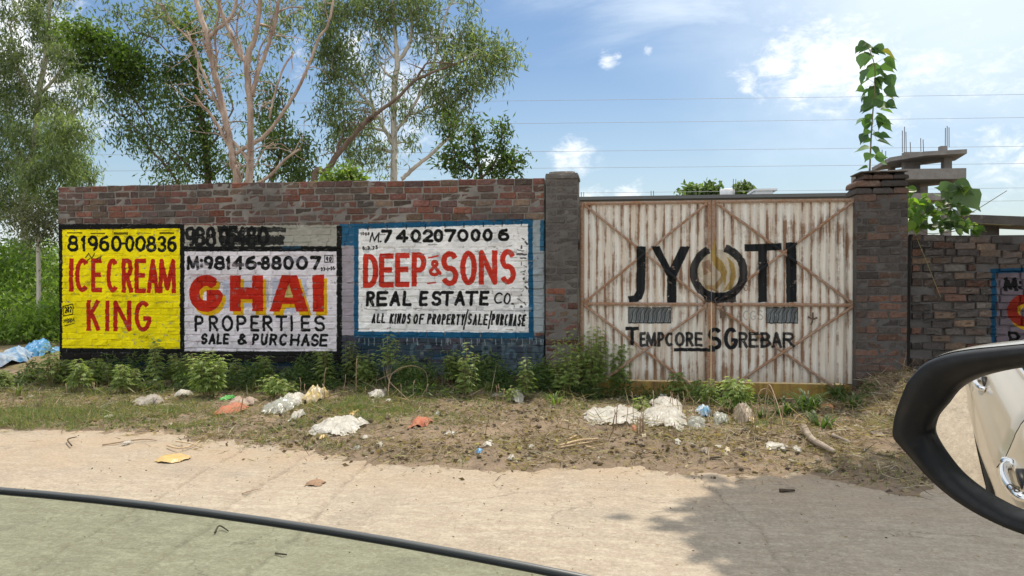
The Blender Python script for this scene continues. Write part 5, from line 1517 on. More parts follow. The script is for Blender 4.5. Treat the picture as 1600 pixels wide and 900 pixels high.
stem_obj('dry_twig', [(1184, 648, .02), (1186, 648, .22), (1200, 648, .24), (1215, 650, .12)], .005, 'curled dead stem behind the hooked one near the gate')
stem_obj('dry_twig', [(1236, 664, .0), (1250, 660, .07), (1270, 660, .06), (1285, 668, 0)], .006, 'arched dead stem over the rubbish heap near the gate corner')
stem_obj('fallen_stick', [(990, 702, .01), (1020, 707, .012), (1050, 714, .01)], .004, 'thin straight stick lying at the road edge before the plastic sheet')
stem_obj('fallen_stick', [(1276, 668, .05), (1300, 672, .06), (1330, 690, .02)], .007, 'dark stick sloping down through the rubbish heap')
stem_obj('fallen_stick', [(1230, 672, .03), (1268, 669, .06)], .006, 'short horizontal stick on the rubbish heap')
stem_obj('fallen_stick', [(1282, 748, .008), (1310, 750, .008), (1330, 748, .01), (1342, 754, .006)], .004, 'thin bent twig lying on the shaded concrete')
stem_obj('fallen_stick', [(378, 773, .008), (395, 768, .008), (408, 765, .008)], .004, 'short twig lying on the concrete beyond the window glass')
stem_obj('fallen_stick', [(160, 697, .01), (220, 690, .02), (245, 690, .01)], .007, 'pale flat stick at the grass edge near the yellow wrapper')

# wood pieces, litter: each its own object
def simple_mat(name, col, col2=None, rough=.6, trans=0, spec=.4, scale=20, bump=.3, translucent=False):
    m, nt = new_mat(name)
    c = mix(nt, rng(nt, noise(nt, wpos(nt), scale, 5, .65), .35, .65), col, col2 or tuple(x * .6 for x in col))
    if translucent:
        p = N(nt, 'ShaderNodeBsdfPrincipled', {'Base Color': c, 'Roughness': rough, 'Specular IOR Level': spec})
        t = N(nt, 'ShaderNodeBsdfTranslucent', {'Color': c})
        tr = N(nt, 'ShaderNodeBsdfTransparent', {'Color': (1, 1, 1, 1)})
        a_ = N(nt, 'ShaderNodeMixShader', {0: .3, 1: p.outputs[0], 2: t.outputs[0]})
        b_ = N(nt, 'ShaderNodeMixShader', {0: trans, 1: a_.outputs[0], 2: tr.outputs[0]})
        N(nt, 'ShaderNodeOutputMaterial', {'Surface': b_})
    else:
        finish(nt, c, rough, noise(nt, wpos(nt), 50, 4), bump, .003, spec)
    return m
m_wp = simple_mat('white_plastic', (.68, .67, .62), (.50, .47, .41), .45, .0, .4, 9, translucent=True)
m_cp = simple_mat('clear_plastic', (.54, .58, .54), (.42, .43, .38), .25, .35, .6, 12, translucent=True)
m_tp = simple_mat('taupe_plastic', (.42, .35, .27), (.30, .25, .19), .4, .1, .5, 12, translucent=True)
m_yp = simple_mat('yellow_wrapper', (.52, .37, .10), (.46, .33, .18), .4, 0, .5, 22)
m_op = simple_mat('orange_plastic', (.40, .12, .07), (.36, .20, .13), .8, 0, .2, 30)
m_bp = simple_mat('blue_plastic', (.05, .20, .42), (.09, .28, .48), .4, 0, .5, 20)
m_gp = simple_mat('green_plastic', (.10, .42, .10), (.07, .30, .08), .4, 0, .5, 20)
m_ply = simple_mat('woven_blue_sheet', (.06, .20, .38), (.42, .46, .50), .6, 0, .3, 5)
m_wood = simple_mat('dry_wood', (.55, .43, .27), (.40, .29, .18), .8, 0, .2, 30)
m_dark = simple_mat('dark_wood', (.05, .04, .035), (.11, .085, .06), .85, 0, .2, 30)
m_bone = simple_mat('grey_root', (.38, .33, .27), (.22, .17, .13), .85, 0, .2, 14)
m_leafb = simple_mat('brown_leaf', (.30, .20, .13), (.22, .14, .09), .8, 0, .2, 30)

def crumple(name, x0, y0, x1, y1, hgt, mat, label, seed, nx=34, ny=20, fold=1.0, cat='litter', ragged=.55, base=.006, sink=.0, shrink=.92):
    """sheet lying crumpled over the ground between two photo points (left-near, right-far)"""
    nx = int(nx * 1.9); ny = int(ny * 1.9)
    a = surf_px(x0, (y0 + y1) / 2); b = surf_px(x1, (y0 + y1) / 2)
    n_ = surf_px((x0 + x1) / 2, y1); f_ = surf_px((x0 + x1) / 2, y0)
    cx = (a + b) / 2; w = (b - a).length; d = max(.03, abs(f_.y - n_.y)); c = Vector(((a.x + b.x) / 2, (n_.y + f_.y) / 2, 0))
    c.z = surf(c.x, c.y)
    U, Vv = np.meshgrid(np.linspace(-1, 1, nx), np.linspace(-1, 1, ny))
    # rounded ragged outline
    ang = np.arctan2(Vv, U); rad = np.sqrt(U ** 2 + Vv ** 2)
    sq = np.maximum(abs(U), abs(Vv)) / np.maximum(rad, 1e-6)
    lim = (1 - ragged * fbm(ang * 2.2 + 9, ang * 0 + seed, seed, 3)) * (1 - .22 * fbm(ang * 9 + 5, rad * 3 + seed, seed + 8, 2))
    X = U * sq ** .6 * lim * w / 2 * shrink; Y = Vv * sq ** .6 * lim * d / 2 * shrink
    q_ = 1.0 / max(.10, min(w, d * 1.6))
    r1 = 1 - abs(2 * fbm(X * q_ * 2.4 + 3, Y * q_ * 2.4 + 1, seed + 1, 4) - 1)
    r2 = 1 - abs(2 * fbm(X * q_ * 6 + 3 + r1 * 2, Y * q_ * 6 + r1, seed + 2, 3) - 1)
    r3 = 1 - abs(2 * fbm(X * q_ * 15 + 7 + r2 * 2, Y * q_ * 15 + r1 * 2, seed + 5, 3) - 1)
    env = np.clip(1 - (rad / 1.15) ** 3, 0, 1)
    Z = hgt * (.1 + .9 * env) * (.25 + r1 ** 2 * .6 + r2 ** 2 * .28 * fold + r3 * .13 * fold) - .12 * hgt * (1 - env)
    X += (fbm(X / w * 8, Y / d * 8, seed + 4, 2) - .5) * w * .06; Y += (r1 - .5) * d * .12
    gz = vsurf(X + c.x, Y + c.y) - c.z
    Z = Z + np.maximum(gz, -.03) + base - sink
    V = np.stack([X, Y, Z], -1).reshape(-1, 3)
    ii, jj = np.meshgrid(np.arange(nx - 1), np.arange(ny - 1)); q = (jj * nx + ii).ravel()
    F = np.stack([q, q + 1, q + nx + 1, q + nx], -1)
    o = link(name, mesh_data(name, V, F, mat, True), None, c)
    return tag(o, label, cat)
LIT = 'rubbish scattered on the verge'
crumple('plastic_sheet', 908, 638, 1014, 672, .07, m_wp, 'long white plastic sheet spread on the verge before the left gate leaf', 1, 60, 26, ragged=.35, shrink=1.15)
crumple('plastic_sheet', 1000, 638, 1080, 678, .075, m_wp, 'crumpled white plastic heap standing highest before the gate centre', 2, 60, 34, 1.3, ragged=.35, shrink=1.15)
crumple('plastic_sheet', 1016, 630, 1072, 656, .07, m_wp, 'peaked white plastic fold behind the crumpled heap', 3, 30, 22, 1.5, ragged=.3, shrink=1.1)
crumple('plastic_bag', 1084, 640, 1117, 656, .09, simple_mat('blue_print_bag', (.72, .74, .76), (.12, .38, .62), .4, 0, .5, 8, translucent=True), 'blue and white plastic bag between the white heap and the taupe bag', 4, 24, 20)
crumple('plastic_bag', 1070, 654, 1110, 678, .06, m_cp, 'clear crumpled bag in front of the blue and white bag', 5, 26, 20, 1.3)
crumple('plastic_bag', 1110, 650, 1148, 674, .06, m_cp, 'thin clear plastic crumple left of the taupe bag', 6, 28, 20, 1.4)
crumple('plastic_bag', 1140, 642, 1180, 670, .14, m_tp, 'puffed taupe plastic bag below the bright hemp weed', 7, 28, 24, .7, ragged=.2)
crumple('wrapper', 1164, 656, 1182, 668, .07, m_yp, 'small bright yellow wrapper right of the taupe bag', 8, 14, 10)
crumple('plastic_bag', 400, 626, 462, 654, .10, m_cp, 'greyish clear plastic bag, rolled, below the small bright hemp', 9, 34, 22, .5, ragged=.15)
crumple('plastic_bag', 434, 620, 480, 648, .10, m_wp, 'puffed white plastic bag leaning on the rolled grey one', 10, 30, 22, .6, ragged=.2)
crumple('plastic_bag', 446, 648, 472, 662, .06, m_wp, 'small white plastic scrap in front of the puffed white bag', 21, 20, 14)
crumple('wrapper', 474, 616, 508, 642, .13, simple_mat('pale_wrapper', (.46, .41, .34), (.52, .40, .14), .4, 0, .5, 14), 'crumpled pale and yellow wrapper right of the white bag', 11, 24, 20, 1.4)
crumple('plastic_sheet', 478, 658, 580, 684, .07, m_wp, 'flat white plastic sheet lying in the grass left of the orange cloth', 12, 60, 24, 1.3, ragged=.5, shrink=1.1)
crumple('plastic_scrap', 568, 612, 610, 630, .08, m_wp, 'white plastic scrap under the looping dead stem', 13, 28, 16)
crumple('cloth', 630, 654, 680, 676, .05, m_op, 'torn orange-red cloth lying on the verge', 14, 40, 22, 1.6)
crumple('wrapper', 236, 710, 300, 728, .03, m_yp, 'flattened yellow wrapper lying at the edge of the concrete', 15, 30, 14, .5, ragged=.25)
crumple('cloth', 332, 636, 394, 652, .05, m_op, 'orange cloth strip half buried left of the plastic bags', 16, 36, 12, 1.5, ragged=.5)
crumple('cloth', 346, 626, 404, 644, .07, simple_mat('pinkish_cloth', (.32, .23, .18), (.42, .35, .29), .8, 0, .2, 16), 'dusty pink cloth behind the orange strip', 17, 30, 14, 1.5)
crumple('wrapper', 340, 620, 364, 630, .04, m_gp, 'bright green wrapper under the round hemp bush', 18, 16, 10)
crumple('tarpaulin', -60, 552, 60, 586, .22, m_ply, 'blue and white tarpaulin heaped at the left end of the wall', 19, 60, 30, 1.2)
crumple('tarpaulin', 30, 545, 92, 566, .22, m_bp, 'bright blue tarpaulin end trailing up to the wall corner', 20, 44, 20, 1.2)
crumple('paper_scrap', 200, 622, 262, 640, .06, simple_mat('grey_paper', (.36, .33, .29), (.24, .21, .18), .8, 0, .2, 12), 'grey torn paper heap under the tall slender hemp', 22, 34, 16, 1.3)
crumple('plastic_scrap', 268, 614, 294, 626, .05, m_wp, 'white scrap left of the round hemp bush', 23, 16, 10)
crumple('plastic_scrap', 792, 620, 820, 634, .11, m_wp, 'small white plastic bag at the foot of the left pillar', 24, 20, 14, .8, ragged=.2)
small = [(690, 672, 720, 684, m_wp, 'flat white paper scrap right of the orange cloth'), (748, 690, 776, 702, m_wp, 'white torn scrap at the dark soil patch'), (740, 704, 756, 711, m_bp, 'tiny blue and white wrapper near the road edge'),
         (788, 714, 810, 723, m_wp, 'cream carton piece at the road edge'), (824, 696, 836, 706, m_wp, 'small white chip beside a stick'), (550, 698, 566, 708, m_cp, 'small clear wrapper in the dry grass'), (584, 694, 600, 704, m_wp, 'small crumpled white scrap left of the dark weeds'),
         (562, 682, 578, 690, m_wp, 'pale scrap just below the flat white sheet'), (495, 682, 508, 692, m_yp, 'small yellow scrap in the dry grass'), (543, 640, 558, 656, m_yp, 'yellow and pink wrapper standing in the grass'), (1052, 688, 1068, 700, m_wp, 'white foam chunk below the plastic heap'),
         (1116, 696, 1130, 704, m_wp, 'small white oval scrap at the road edge'), (1130, 700, 1146, 712, simple_mat('cream_card', (.62, .55, .40), (.52, .45, .32), .7), 'cream card scrap at the road edge'), (190, 690, 204, 700, m_wp, 'white packet between sticks near the yellow wrapper'),
         (600, 624, 614, 632, m_wp, 'small white flake beside a dead stem'), (676, 642, 690, 652, m_cp, 'pale blue wrapper behind the orange cloth'), (984, 666, 998, 678, m_op, 'small orange scrap at the sheet edge'), (1190, 690, 1240, 716, m_wp, 'tattered white sack piece on the heap edge'),
         (1090, 702, 1112, 712, m_bone, 'grey flat chip on the concrete edge'), (770, 612, 790, 622, m_wp, 'white fragment behind the dry stalk cluster'), (1235, 700, 1262, 716, m_wp, 'frayed pale sacking beside the grey root'), (1336, 668, 1350, 676, m_wp, 'white fragment in the shade near the right pillar'), (1300, 634, 1312, 646, m_op, 'tiny red scrap in the shaded grass'),
         (160, 648, 178, 658, m_wp, 'pale scrap in the grass below the yellow sign'), (290, 612, 300, 620, m_wp, 'white crumb at the wall foot'), (1360, 676, 1390, 690, m_bone, 'rounded grey lump in the shade by the mirror')]
for i, (x0, y0, x1, y1, m, lb) in enumerate(small):
    crumple('scrap', x0, y0, x1, y1, .02, m, lb, 60 + i, 16, 10, 1.2, ragged=.75, shrink=.95)
for (pts, r_, m, lb) in ((((875, 698, .02), (905, 694, .03), (934, 689, .02)), .014, m_wood, 'long pale split stick at the verge edge'), (((872, 702, .01), (900, 699, .02), (925, 696, .02)), .010, m_wood, 'second pale stick lying against the long one'),
                         (((888, 690, .02), (900, 686, .03)), .012, m_wood, 'short pale chip above the split sticks'), (((916, 705, .01), (930, 701, .02)), .010, m_wood, 'small pale stub below the split sticks'), (((978, 696, .02), (1008, 700, .02)), .012, m_dark, 'dark rotten stick before the plastic sheet'),
                         (((1256, 686, .05), (1268, 697, .05), (1290, 706, .03), (1304, 716, .02)), .034, m_bone, 'thick grey root lying across the rubbish heap'), (((1218, 769, .012), (1242, 769, .012)), .013, m_dark, 'short dark stick on the shaded concrete'),
                         (((1110, 718, .01), (1128, 719, .01)), .012, m_dark, 'small dark curved bark piece at the road edge'), (((1300, 690, .03), (1330, 694, .02)), .016, m_bone, 'grey twig bundle piece right of the thick root'), (((1380, 660, .0), (1400, 665, .0)), .02, m_bone, 'pale grey root in the shade beside the mirror'),
                         (((336, 834, .008), (343, 827, .02), (357, 832, .008)), .006, m_dark, 'small black curl of rubber seen through the window glass'), (((262, 700, .02), (280, 706, .03), (300, 700, .02), (312, 694, .03)), .008, m_wood, 'pale twisted peel heap above the yellow wrapper'),
                         (((275, 695, .03), (296, 700, .04), (318, 704, .02)), .007, m_wood, 'second pale peel strip above the yellow wrapper'), (((112, 700, .02), (106, 692, .03), (120, 688, .03)), .007, m_dark, 'dark wire loop at the grass edge'), (((430, 867, .008), (448, 869, .008)), .006, m_dark, 'tiny dark scrap on the road under the glass')):
    stem_obj('wood_piece', pts, r_, lb, 'debris', m)
crumple('dead_leaf', 472, 750, 512, 764, .02, m_leafb, 'large brown dead leaf on the concrete', 90, 16, 10, .8)

# ------------------------------------------------------------------ young peepal on the right pillar and bush on the side wall
def heart(L, W):
    out = [(0, 0), (.10, .30), (.30, .50), (.52, .44), (.72, .24), (.86, .09), (1.08, .015)]
    V = [(u * L, w * W, .10 * w * W * 4 * (1 - u * .5) - .12 * L * u * u) for u, w in out]
    V += [(u * L, 0, -.12 * L * u * u) for u in (.1, .3, .52, .72, .86)]
    V += [(u * L, -w * W, .10 * w * W * 4 * (1 - u * .5) - .12 * L * u * u) for u, w in out[1:-1]]
    V.append((1.08 * L, 0, -.14 * L))
    F = [(0, 7, 1), (0, 12, 7)]
    for i in range(4):
        F.append((i + 1, i + 7, i + 8, i + 2)); F.append((i + 7, i + 12, i + 13, i + 8))
    F += [(5, 11, 6), (11, 16, 6)]
    return V, F
m_peepal, nt = new_mat('heart_leaf')
c = N(nt, 'ShaderNodeObjectInfo').outputs['Color']
p_ = N(nt, 'ShaderNodeBsdfPrincipled', {'Base Color': c, 'Roughness': .4, 'Specular IOR Level': .4})
t_ = N(nt, 'ShaderNodeBsdfTranslucent', {'Color': mix(nt, 1.0, c, (1.5, 1.7, .6), 'MULTIPLY')})
N(nt, 'ShaderNodeOutputMaterial', {'Surface': N(nt, 'ShaderNodeMixShader', {0: .4, 1: p_.outputs[0], 2: t_.outputs[0]}).outputs[0]})
hv, hf = heart(1.0, 1.0)
heart_me = mesh_data('leaf', hv, hf, m_peepal, True)
def put_leaf(root, pos, dirn, L, col, rs_, wide=.9):
    o = bpy.data.objects.new('leaf', heart_me); COL.objects.link(o); o.parent = root
    d = Vector(dirn).normalized()
    up = Vector((rs_.uniform(-.5, .5), rs_.uniform(-1, .2), rs_.uniform(.2, 1))).normalized()
    s = up.cross(d).normalized(); u = d.cross(s)
    o.matrix_local = Matrix.Translation(Vector(pos)) @ Matrix(((d.x, s.x, u.x, 0), (d.y, s.y, u.y, 0), (d.z, s.z, u.z, 0), (0, 0, 0, 1))) @ Matrix.Diagonal((L, L * wide, L, 1))
    o.color = (*col, 1)
rs_ = random.Random(44)
pb = pw(1359, 262, YP + .12)
pe = empty('peepal_sapling', pb, 'young heart-leaved sapling growing straight up from the right pillar top', 'sapling')
stem = [pw(x, y, YP + .12) - pb for x, y in ((1359, 268), (1360, 240), (1362, 200), (1365, 160), (1367, 130), (1366, 100), (1356, 72), (1350, 64))]
mb = MB(); mb.tube([q for q in spline([tuple(s) for s in stem], 5)], list(np.linspace(.010, .003, 36)), 6)
LEAFPX = [(1353, 66, 1340, 72, 16), (1360, 70, 1344, 80, 20), (1366, 72, 1380, 82, 22), (1350, 82, 1346, 106, 26), (1366, 88, 1352, 100, 24), (1378, 80, 1392, 86, 26), (1380, 92, 1398, 104, 26), (1370, 98, 1360, 116, 26), (1376, 102, 1398, 110, 24), (1352, 108, 1350, 120, 18),
          (1372, 112, 1396, 128, 26), (1356, 112, 1342, 134, 26), (1384, 118, 1398, 138, 22), (1366, 122, 1376, 136, 22), (1350, 138, 1338, 142, 16), (1360, 140, 1346, 150, 20), (1380, 140, 1398, 148, 24), (1366, 146, 1378, 160, 24), (1352, 148, 1346, 160, 16), (1384, 150, 1412, 158, 14),
          (1370, 168, 1394, 164, 28), (1360, 165, 1346, 172, 22), (1376, 172, 1398, 176, 20), (1384, 160, 1400, 166, 18), (1358, 184, 1332, 194, 28), (1366, 186, 1390, 190, 28), (1364, 192, 1350, 204, 22), (1376, 190, 1392, 200, 22), (1360, 204, 1350, 210, 14),
          (1362, 210, 1380, 216, 22), (1360, 216, 1350, 222, 14), (1370, 220, 1388, 224, 24), (1360, 230, 1372, 244, 26), (1360, 232, 1334, 236, 22), (1362, 240, 1352, 250, 18), (1372, 212, 1396, 214, 18), (1366, 246, 1388, 246, 18), (1352, 172, 1344, 174, 12), (1380, 128, 1402, 132, 14), (1358, 124, 1344, 132, 16),
          (1356, 262, 1330, 266, 18), (1370, 250, 1384, 254, 22)]
for i, (x0, y0, x1, y1, L) in enumerate(LEAFPX):
    yo = rs_.uniform(-.10, .12)
    a = pw(x0, y0, YP + .12 + yo * .4) - pb; b = pw(x1, y1, YP + .12 + yo) - pb
    # petiole from the stem
    j = min(range(len(stem)), key=lambda k: abs(stem[k].z - (a.z + .02)))
    mb.tube([stem[j], a], [.0025, .0015], 3, cap=False)
    col = rs_.choice([(.09, .18, .08), (.12, .23, .09), (.10, .19, .10), (.16, .29, .10), (.08, .15, .07)])
    if i in (19, 5, 38) : col = (.26, .24, .08)
    put_leaf(pe, a, b - a + Vector((0, rs_.uniform(-.03, .03), 0)), L / 140 * rs_.uniform(.95, 1.15), col, rs_)
for i in range(16):
    t = rs_.uniform(.15, .97); q = spline([tuple(k_) for k_ in stem], 5); a = Vector(q[int(t * (len(q) - 1))]) + Vector((rs_.uniform(-.05, .05), rs_.uniform(-.1, .1), 0))
    put_leaf(pe, a, (rs_.uniform(-1, 1), rs_.uniform(-.5, .5), rs_.uniform(-1, -.2)), rs_.uniform(.09, .17), rs_.choice([(.05, .11, .05), (.07, .15, .05), (.04, .09, .045)]), rs_)
mb.build('stem', bark_twig, pe, True)
# leafy bush on the side wall
bb = pw(1440, 372, YR + .12)
bu = empty('wall_bush', bb, 'sprawling backlit broad-leaved bush growing over the side wall', 'bush')
mb = MB()
for lb in (((1424, 350), (1440, 340), (1470, 330), (1495, 300)), ((1490, 348), (1530, 325), (1573, 298)), ((1420, 345), (1440, 390), (1460, 440), (1470, 465)), ((1430, 350), (1450, 365), (1500, 360)), ((1500, 348), (1545, 350), (1580, 352))):
    P_ = [pw(x, y, YR + .12 - .16 * (k > 0) * (lb[1][1] == 390)) - bb for k, (x, y) in enumerate(lb)]
    mb.tube(spline([tuple(q) for q in P_], 5), .004, 5)
mb.build('branch', bark_twig, bu, True)
for i in range(210):
    cx, cy, rx_, ry_ = rs_.choice([(1428, 325, 16, 30), (1440, 340, 22, 20), (1465, 335, 25, 22), (1490, 320, 22, 26), (1495, 300, 16, 14), (1475, 352, 35, 10), (1505, 352, 22, 8), (1450, 318, 18, 12), (1418, 335, 14, 10)])
    x = cx + rs_.gauss(0, .55) * rx_; y = cy + rs_.gauss(0, .55) * ry_; y = min(y, 362)
    a = pw(x, y, YR + rs_.uniform(-.04, .40)) - bb
    col = rs_.choice([(.07, .13, .035), (.10, .19, .05), (.05, .09, .03), (.15, .24, .06), (.22, .32, .07)])
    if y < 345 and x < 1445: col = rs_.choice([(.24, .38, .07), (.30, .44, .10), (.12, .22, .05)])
    put_leaf(bu, a, (rs_.uniform(-1, 1), rs_.uniform(-.6, .4), rs_.uniform(-.9, .4)), rs_.uniform(.07, .17), col, rs_, .8)
for (x, y, x2, y2, L) in ((1490, 285, 1520, 300, 34), (1505, 300, 1530, 325, 38), (1500, 292, 1488, 322, 34), (1488, 286, 1470, 310, 30)):
    a = pw(x, y, YR + .1) - bb; b = pw(x2, y2, YR + .05) - bb
    put_leaf(bu, a, b - a, L / 140, (.11, .18, .08), rs_, 1.0)

# ------------------------------------------------------------------ far things
conc = simple_mat('raw_concrete', (.25, .24, .235), (.19, .18, .175), .9, 0, .1, 2)
m_far, nt = new_mat('grey_roofline'); finish(nt, (.13, .14, .15, 1), .9)
m_tank = simple_mat('white_tank', (.72, .74, .76), (.64, .66, .68), .5, 0, .3, 3)
DB = 55.0
B = empty('unfinished_building', (pd(1400, 430, DB).x, pd(1400, 430, DB).y, 0), 'unfinished concrete frame building with rusting column bars behind the right pillar', 'building')
bo = B.location
def bp(x, y, d=DB): return pd(x, y, d) - bo
def slab(y_r, y_c, th, xl, xc, xr, d0=DB):
    """floor plate seen from below: near corner xc, going away to the left and right"""
    c = bp(xc, y_c, d0); r = bp(xr, y_r, d0 + 5.0); l = bp(xl, y_r + (y_c - y_r) * .1, d0 + 9.0)
    z = c.z
    r.z = z; l.z = z
    f = l + (r - c)
    mb = MB()
    lo = [c, r, f, l]
    V = [p - Vector((0, 0, th)) for p in lo] + lo
    mb.add(V, [(0, 3, 2, 1), (4, 5, 6, 7), (0, 1, 5, 4), (1, 2, 6, 5), (2, 3, 7, 6), (3, 0, 4, 7)])
    mb.build('floor_slab', conc, B)
    return z
def block(name, x0, x1, y0, y1, d, dd, mat=conc, parent=None):
    a = bp(x0, y1, d); b = bp(x1, y0, d)
    mb = MB(); mb.box((a.x, a.y, a.z), (b.x, a.y + dd, b.z)); return mb.build(name, mat, parent or B)
def oblique_slab(name, pts, th):
    """plate through photo points at their own depths, all at one height"""
    z = bp(pts[0][0], pts[0][1], pts[0][2]).z
    P = []
    for (x, y, d) in pts:
        dr = ray(x, y); t = (z - (CAMZ - bo.z)) / dr.z
        P.append(CAM + dr * t - bo)
    mb = MB(); n_ = len(P)
    V = [q - Vector((0, 0, th)) for q in P] + [q for q in P]
    mb.add(V, [tuple(range(n_))[::-1], tuple(range(n_, 2 * n_))] + [(i, (i + 1) % n_, n_ + (i + 1) % n_, n_ + i) for i in range(n_)])
    return mb.build(name, conc, B)
zt_ = 1.0
oblique_slab('floor_slab', [(1445, 236.5, DB), (1511, 233, 0), (1492, 245, 0), (1362, 262, 0), (1390, 246, 0)], .30)
oblique_slab('floor_slab', [(1408, 264, DB), (1510, 262.5, 0), (1505, 270, 0), (1400, 281, 0), (1330, 275, 0)], .75)
oblique_slab('floor_slab', [(1408, 302, DB), (1510, 301, 0), (1495, 306, 0), (1400, 312, 0)], .5)
for (x0, x1, d) in ((1474, 1486, DB + 1), (1412, 1436, DB + 3), (1390, 1398, DB + 6)):
    block('column', x0, x1, 238 if x0 > 1400 else 250, 420, d, .6)
block('column', 1470, 1480, 228, 237, DB + 1, .5)
block('stair_wall', 1404, 1447, 266, 420, DB + 5, 3)
for (x, y0, y1) in ((1410, 204, 238), (1413, 198, 238), (1416, 206, 238), (1423, 222, 238), (1439, 216, 237), (1443, 218, 237), (1477, 200, 230), (1480, 197, 230), (1483, 199, 230), (1379, 234, 254), (1384, 236, 254)):
    a = bp(x, y1, DB + 1); b = bp(x + R.uniform(-.8, .8), y0, DB + 1)
    mb = MB(); mb.tube([a, b], .028, 5); mb.build('column_bar', steel, B)
# low building beyond the gate
DL = 48.0
L0 = pd(905, 312, DL); 
lowb = empty('low_building', (L0.x, L0.y, 0), 'long low flat-roofed building just showing above the gate', 'building')
mb = MB(); q = pd(1345, 303, DL); mb.box((0, 0, 0), (q.x - L0.x, 8, pd(1110, 310, DL).z - .12)); mb.build('wall', m_far, lowb)
mb = MB(); mb.box((-.2, -.25, pd(1110, 310, DL).z - .12), (q.x - L0.x, 8, pd(1110, 310, DL).z + .08)); mb.build('roof', m_far, lowb)
mb = MB(); a = pd(1176, 306, DL) - L0; a.z = pd(1176, 308, DL).z; b = pd(1202, 301, DL)
mb.box((a.x, .5, a.z - .2), (b.x - L0.x, 3, b.z)); mb.box((a.x - .1, .4, b.z), (b.x - L0.x + .25, 3.1, b.z + .12)); mb.build('stair_room', m_tank, lowb)
for x in (908, 1017, 1142):
    a = pd(x, 308, DL) - L0; mb = MB(); z = pd(x, 308, DL).z
    for k in range(2): mb.tube([(a.x + k * .15, .3, z - .2), (a.x + k * .15, .3, z + (.35 if x != 1142 else 1.0))], .02, 5)
    mb.build('column_bar', steel, lowb)
tk = pd(1136, 308, DL - .6); tr = (pd(1147, 308, DL).x - pd(1125, 308, DL).x) / 2; th_ = pd(1136, 295, DL).z - pd(1136, 308, DL).z
mb = MB(); mb.tube([(0, 0, 0), (0, 0, .06), (0, 0, th_ * .86), (0, 0, th_ * .95), (0, 0, th_)], [tr * .95, tr, tr, tr * .8, tr * .3], 20)
tank = mb.build('water_tank', m_tank, None, True, (tk.x, tk.y, tk.z)); tag(tank, 'white cylindrical water tank on the low flat roof', 'water tank')
for i, (x, y, lb) in enumerate(((1078, 304, 'distant tree top left of the water tank'), (1108, 301, 'distant tree top touching the left of the water tank'), (1160, 301, 'distant tree top right of the water tank'))):
    tree('distant_tree', lb, 70, [[(x, 330, 2), (x, 310, 1.2)]], [(x, y, 13, 6, 16), (x + 8, y + 2, 8, 4, 8)], bark_dark, 'distant trees beyond the gate', seed=50 + i, per=26, leaf=(.45, .28), droop=.2, spread=.8, sigma=.35, twig=.03, cols=DKG, base_z=0)
# overhead cables, six strung far behind
m_wire, nt = new_mat('cable'); finish(nt, (.30, .33, .38, 1), .5)
for i, (ya, yb, d, lb) in enumerate(((165, 147, 60, 'topmost overhead cable crossing the sky'), (200, 183, 60, 'second overhead cable from the top'), (243, 228, 60, 'third overhead cable from the top, running past the sapling'),
                                  (268, 255, 60, 'fourth overhead cable, just above the left pillar top'), (309, 293, 66, 'fifth overhead cable, just above the gate'), (332, 313, 66, 'lowest overhead cable, seen only at the right edge'))):
    a = pd(-40, ya, d); b = pd(1640, yb, d); v = b - a
    A = a - v * 1.2; Bq = b + v * 1.2
    pts = []
    for k in range(41):
        t = k / 40; s = -1.2 + 3.4 * t
        pts.append(a + v * s + Vector((0, 0, .9 * (s * (s - 1)) * .35)))
    mb = MB(); o0 = pts[0].copy(); mb.tube([p - o0 for p in pts], .015, 5)
    o = mb.build('overhead_cable', m_wire, None, True, o0); tag(o, lb, 'cable', 'overhead cables')
# sagging roof slab behind the side wall
mb = MB(); a = pw(1486, 338, YR + 2.5); b = pw(1760, 352, YR + 2.0)
mb.bar((a.x, a.y, a.z - .06), (b.x, b.y, b.z - .03), .9, .12, (0, 0, 1)); mb.box((a.x + .3, YR + 2.3, 0), (a.x + .55, YR + 2.6, a.z - .12))
mb.box((b.x - .5, YR + 1.9, 0), (b.x - .2, YR + 2.2, b.z - .12))
o = mb.build('shed_roof', cem); tag(o, 'dark flat shed roof behind the side wall', 'shed')
# ------------------------------------------------------------------ the car the picture is taken from
def cpt(f, x, y):   # view coordinates (right, forward) on the ground plane -> world
    return RT * x + AX * f
CR = (AX * .242 + RT * -.970).normalized()      # towards the car's rear
CO = Vector((CR.y, -CR.x, 0))                   # outwards, towards the wall
if CO.dot(AX) < 0: CO = -CO
P0 = CAM + ray(950, 897) * .46 ; P0 = Vector((P0.x, P0.y, 0))
car = empty('car', (P0.x, P0.y, 0), 'champagne coloured car with its window half lowered, from which the view is seen', 'car')
car.rotation_euler = (0, 0, math.atan2(CR.y, CR.x))
# car space: x to the rear, y = inward or outward so that +y is outward
YS = 1.0 if Vector((-CR.y, CR.x, 0)).dot(CO) > 0 else -1.0
def cs(u, v, z): return (u, v * YS, z)
def to_car(p):
    d = p - Vector((P0.x, P0.y, 0)); return (d.dot(CR), d.dot(CO) * YS, p.z)
cpaint, nt = new_mat('champagne_paint')
finish(nt, mix(nt, noise(nt, wpos(nt), 3, 6, .6), (.44, .39, .32), (.39, .345, .285)), .34, metal=.55, spec=.5, extra={'Coat Weight': .6, 'Coat Roughness': .06})
blackp, nt = new_mat('black_plastic'); finish(nt, mix(nt, rng(nt, noise(nt, wpos(nt), 45, 8, .75), .50, .75, 0, .30), (.006, .007, .009), (.05, .045, .04)), rng(nt, noise(nt, wpos(nt), 30, 5, .7), .35, .65, .34, .6), noise(nt, wpos(nt), 900, 2), .08, .0005, .35)
rubber, nt = new_mat('rubber'); finish(nt, (.02, .02, .02, 1), .8)
chrome, nt = new_mat('chrome'); finish(nt, (.75, .76, .78, 1), .06, metal=1.0)
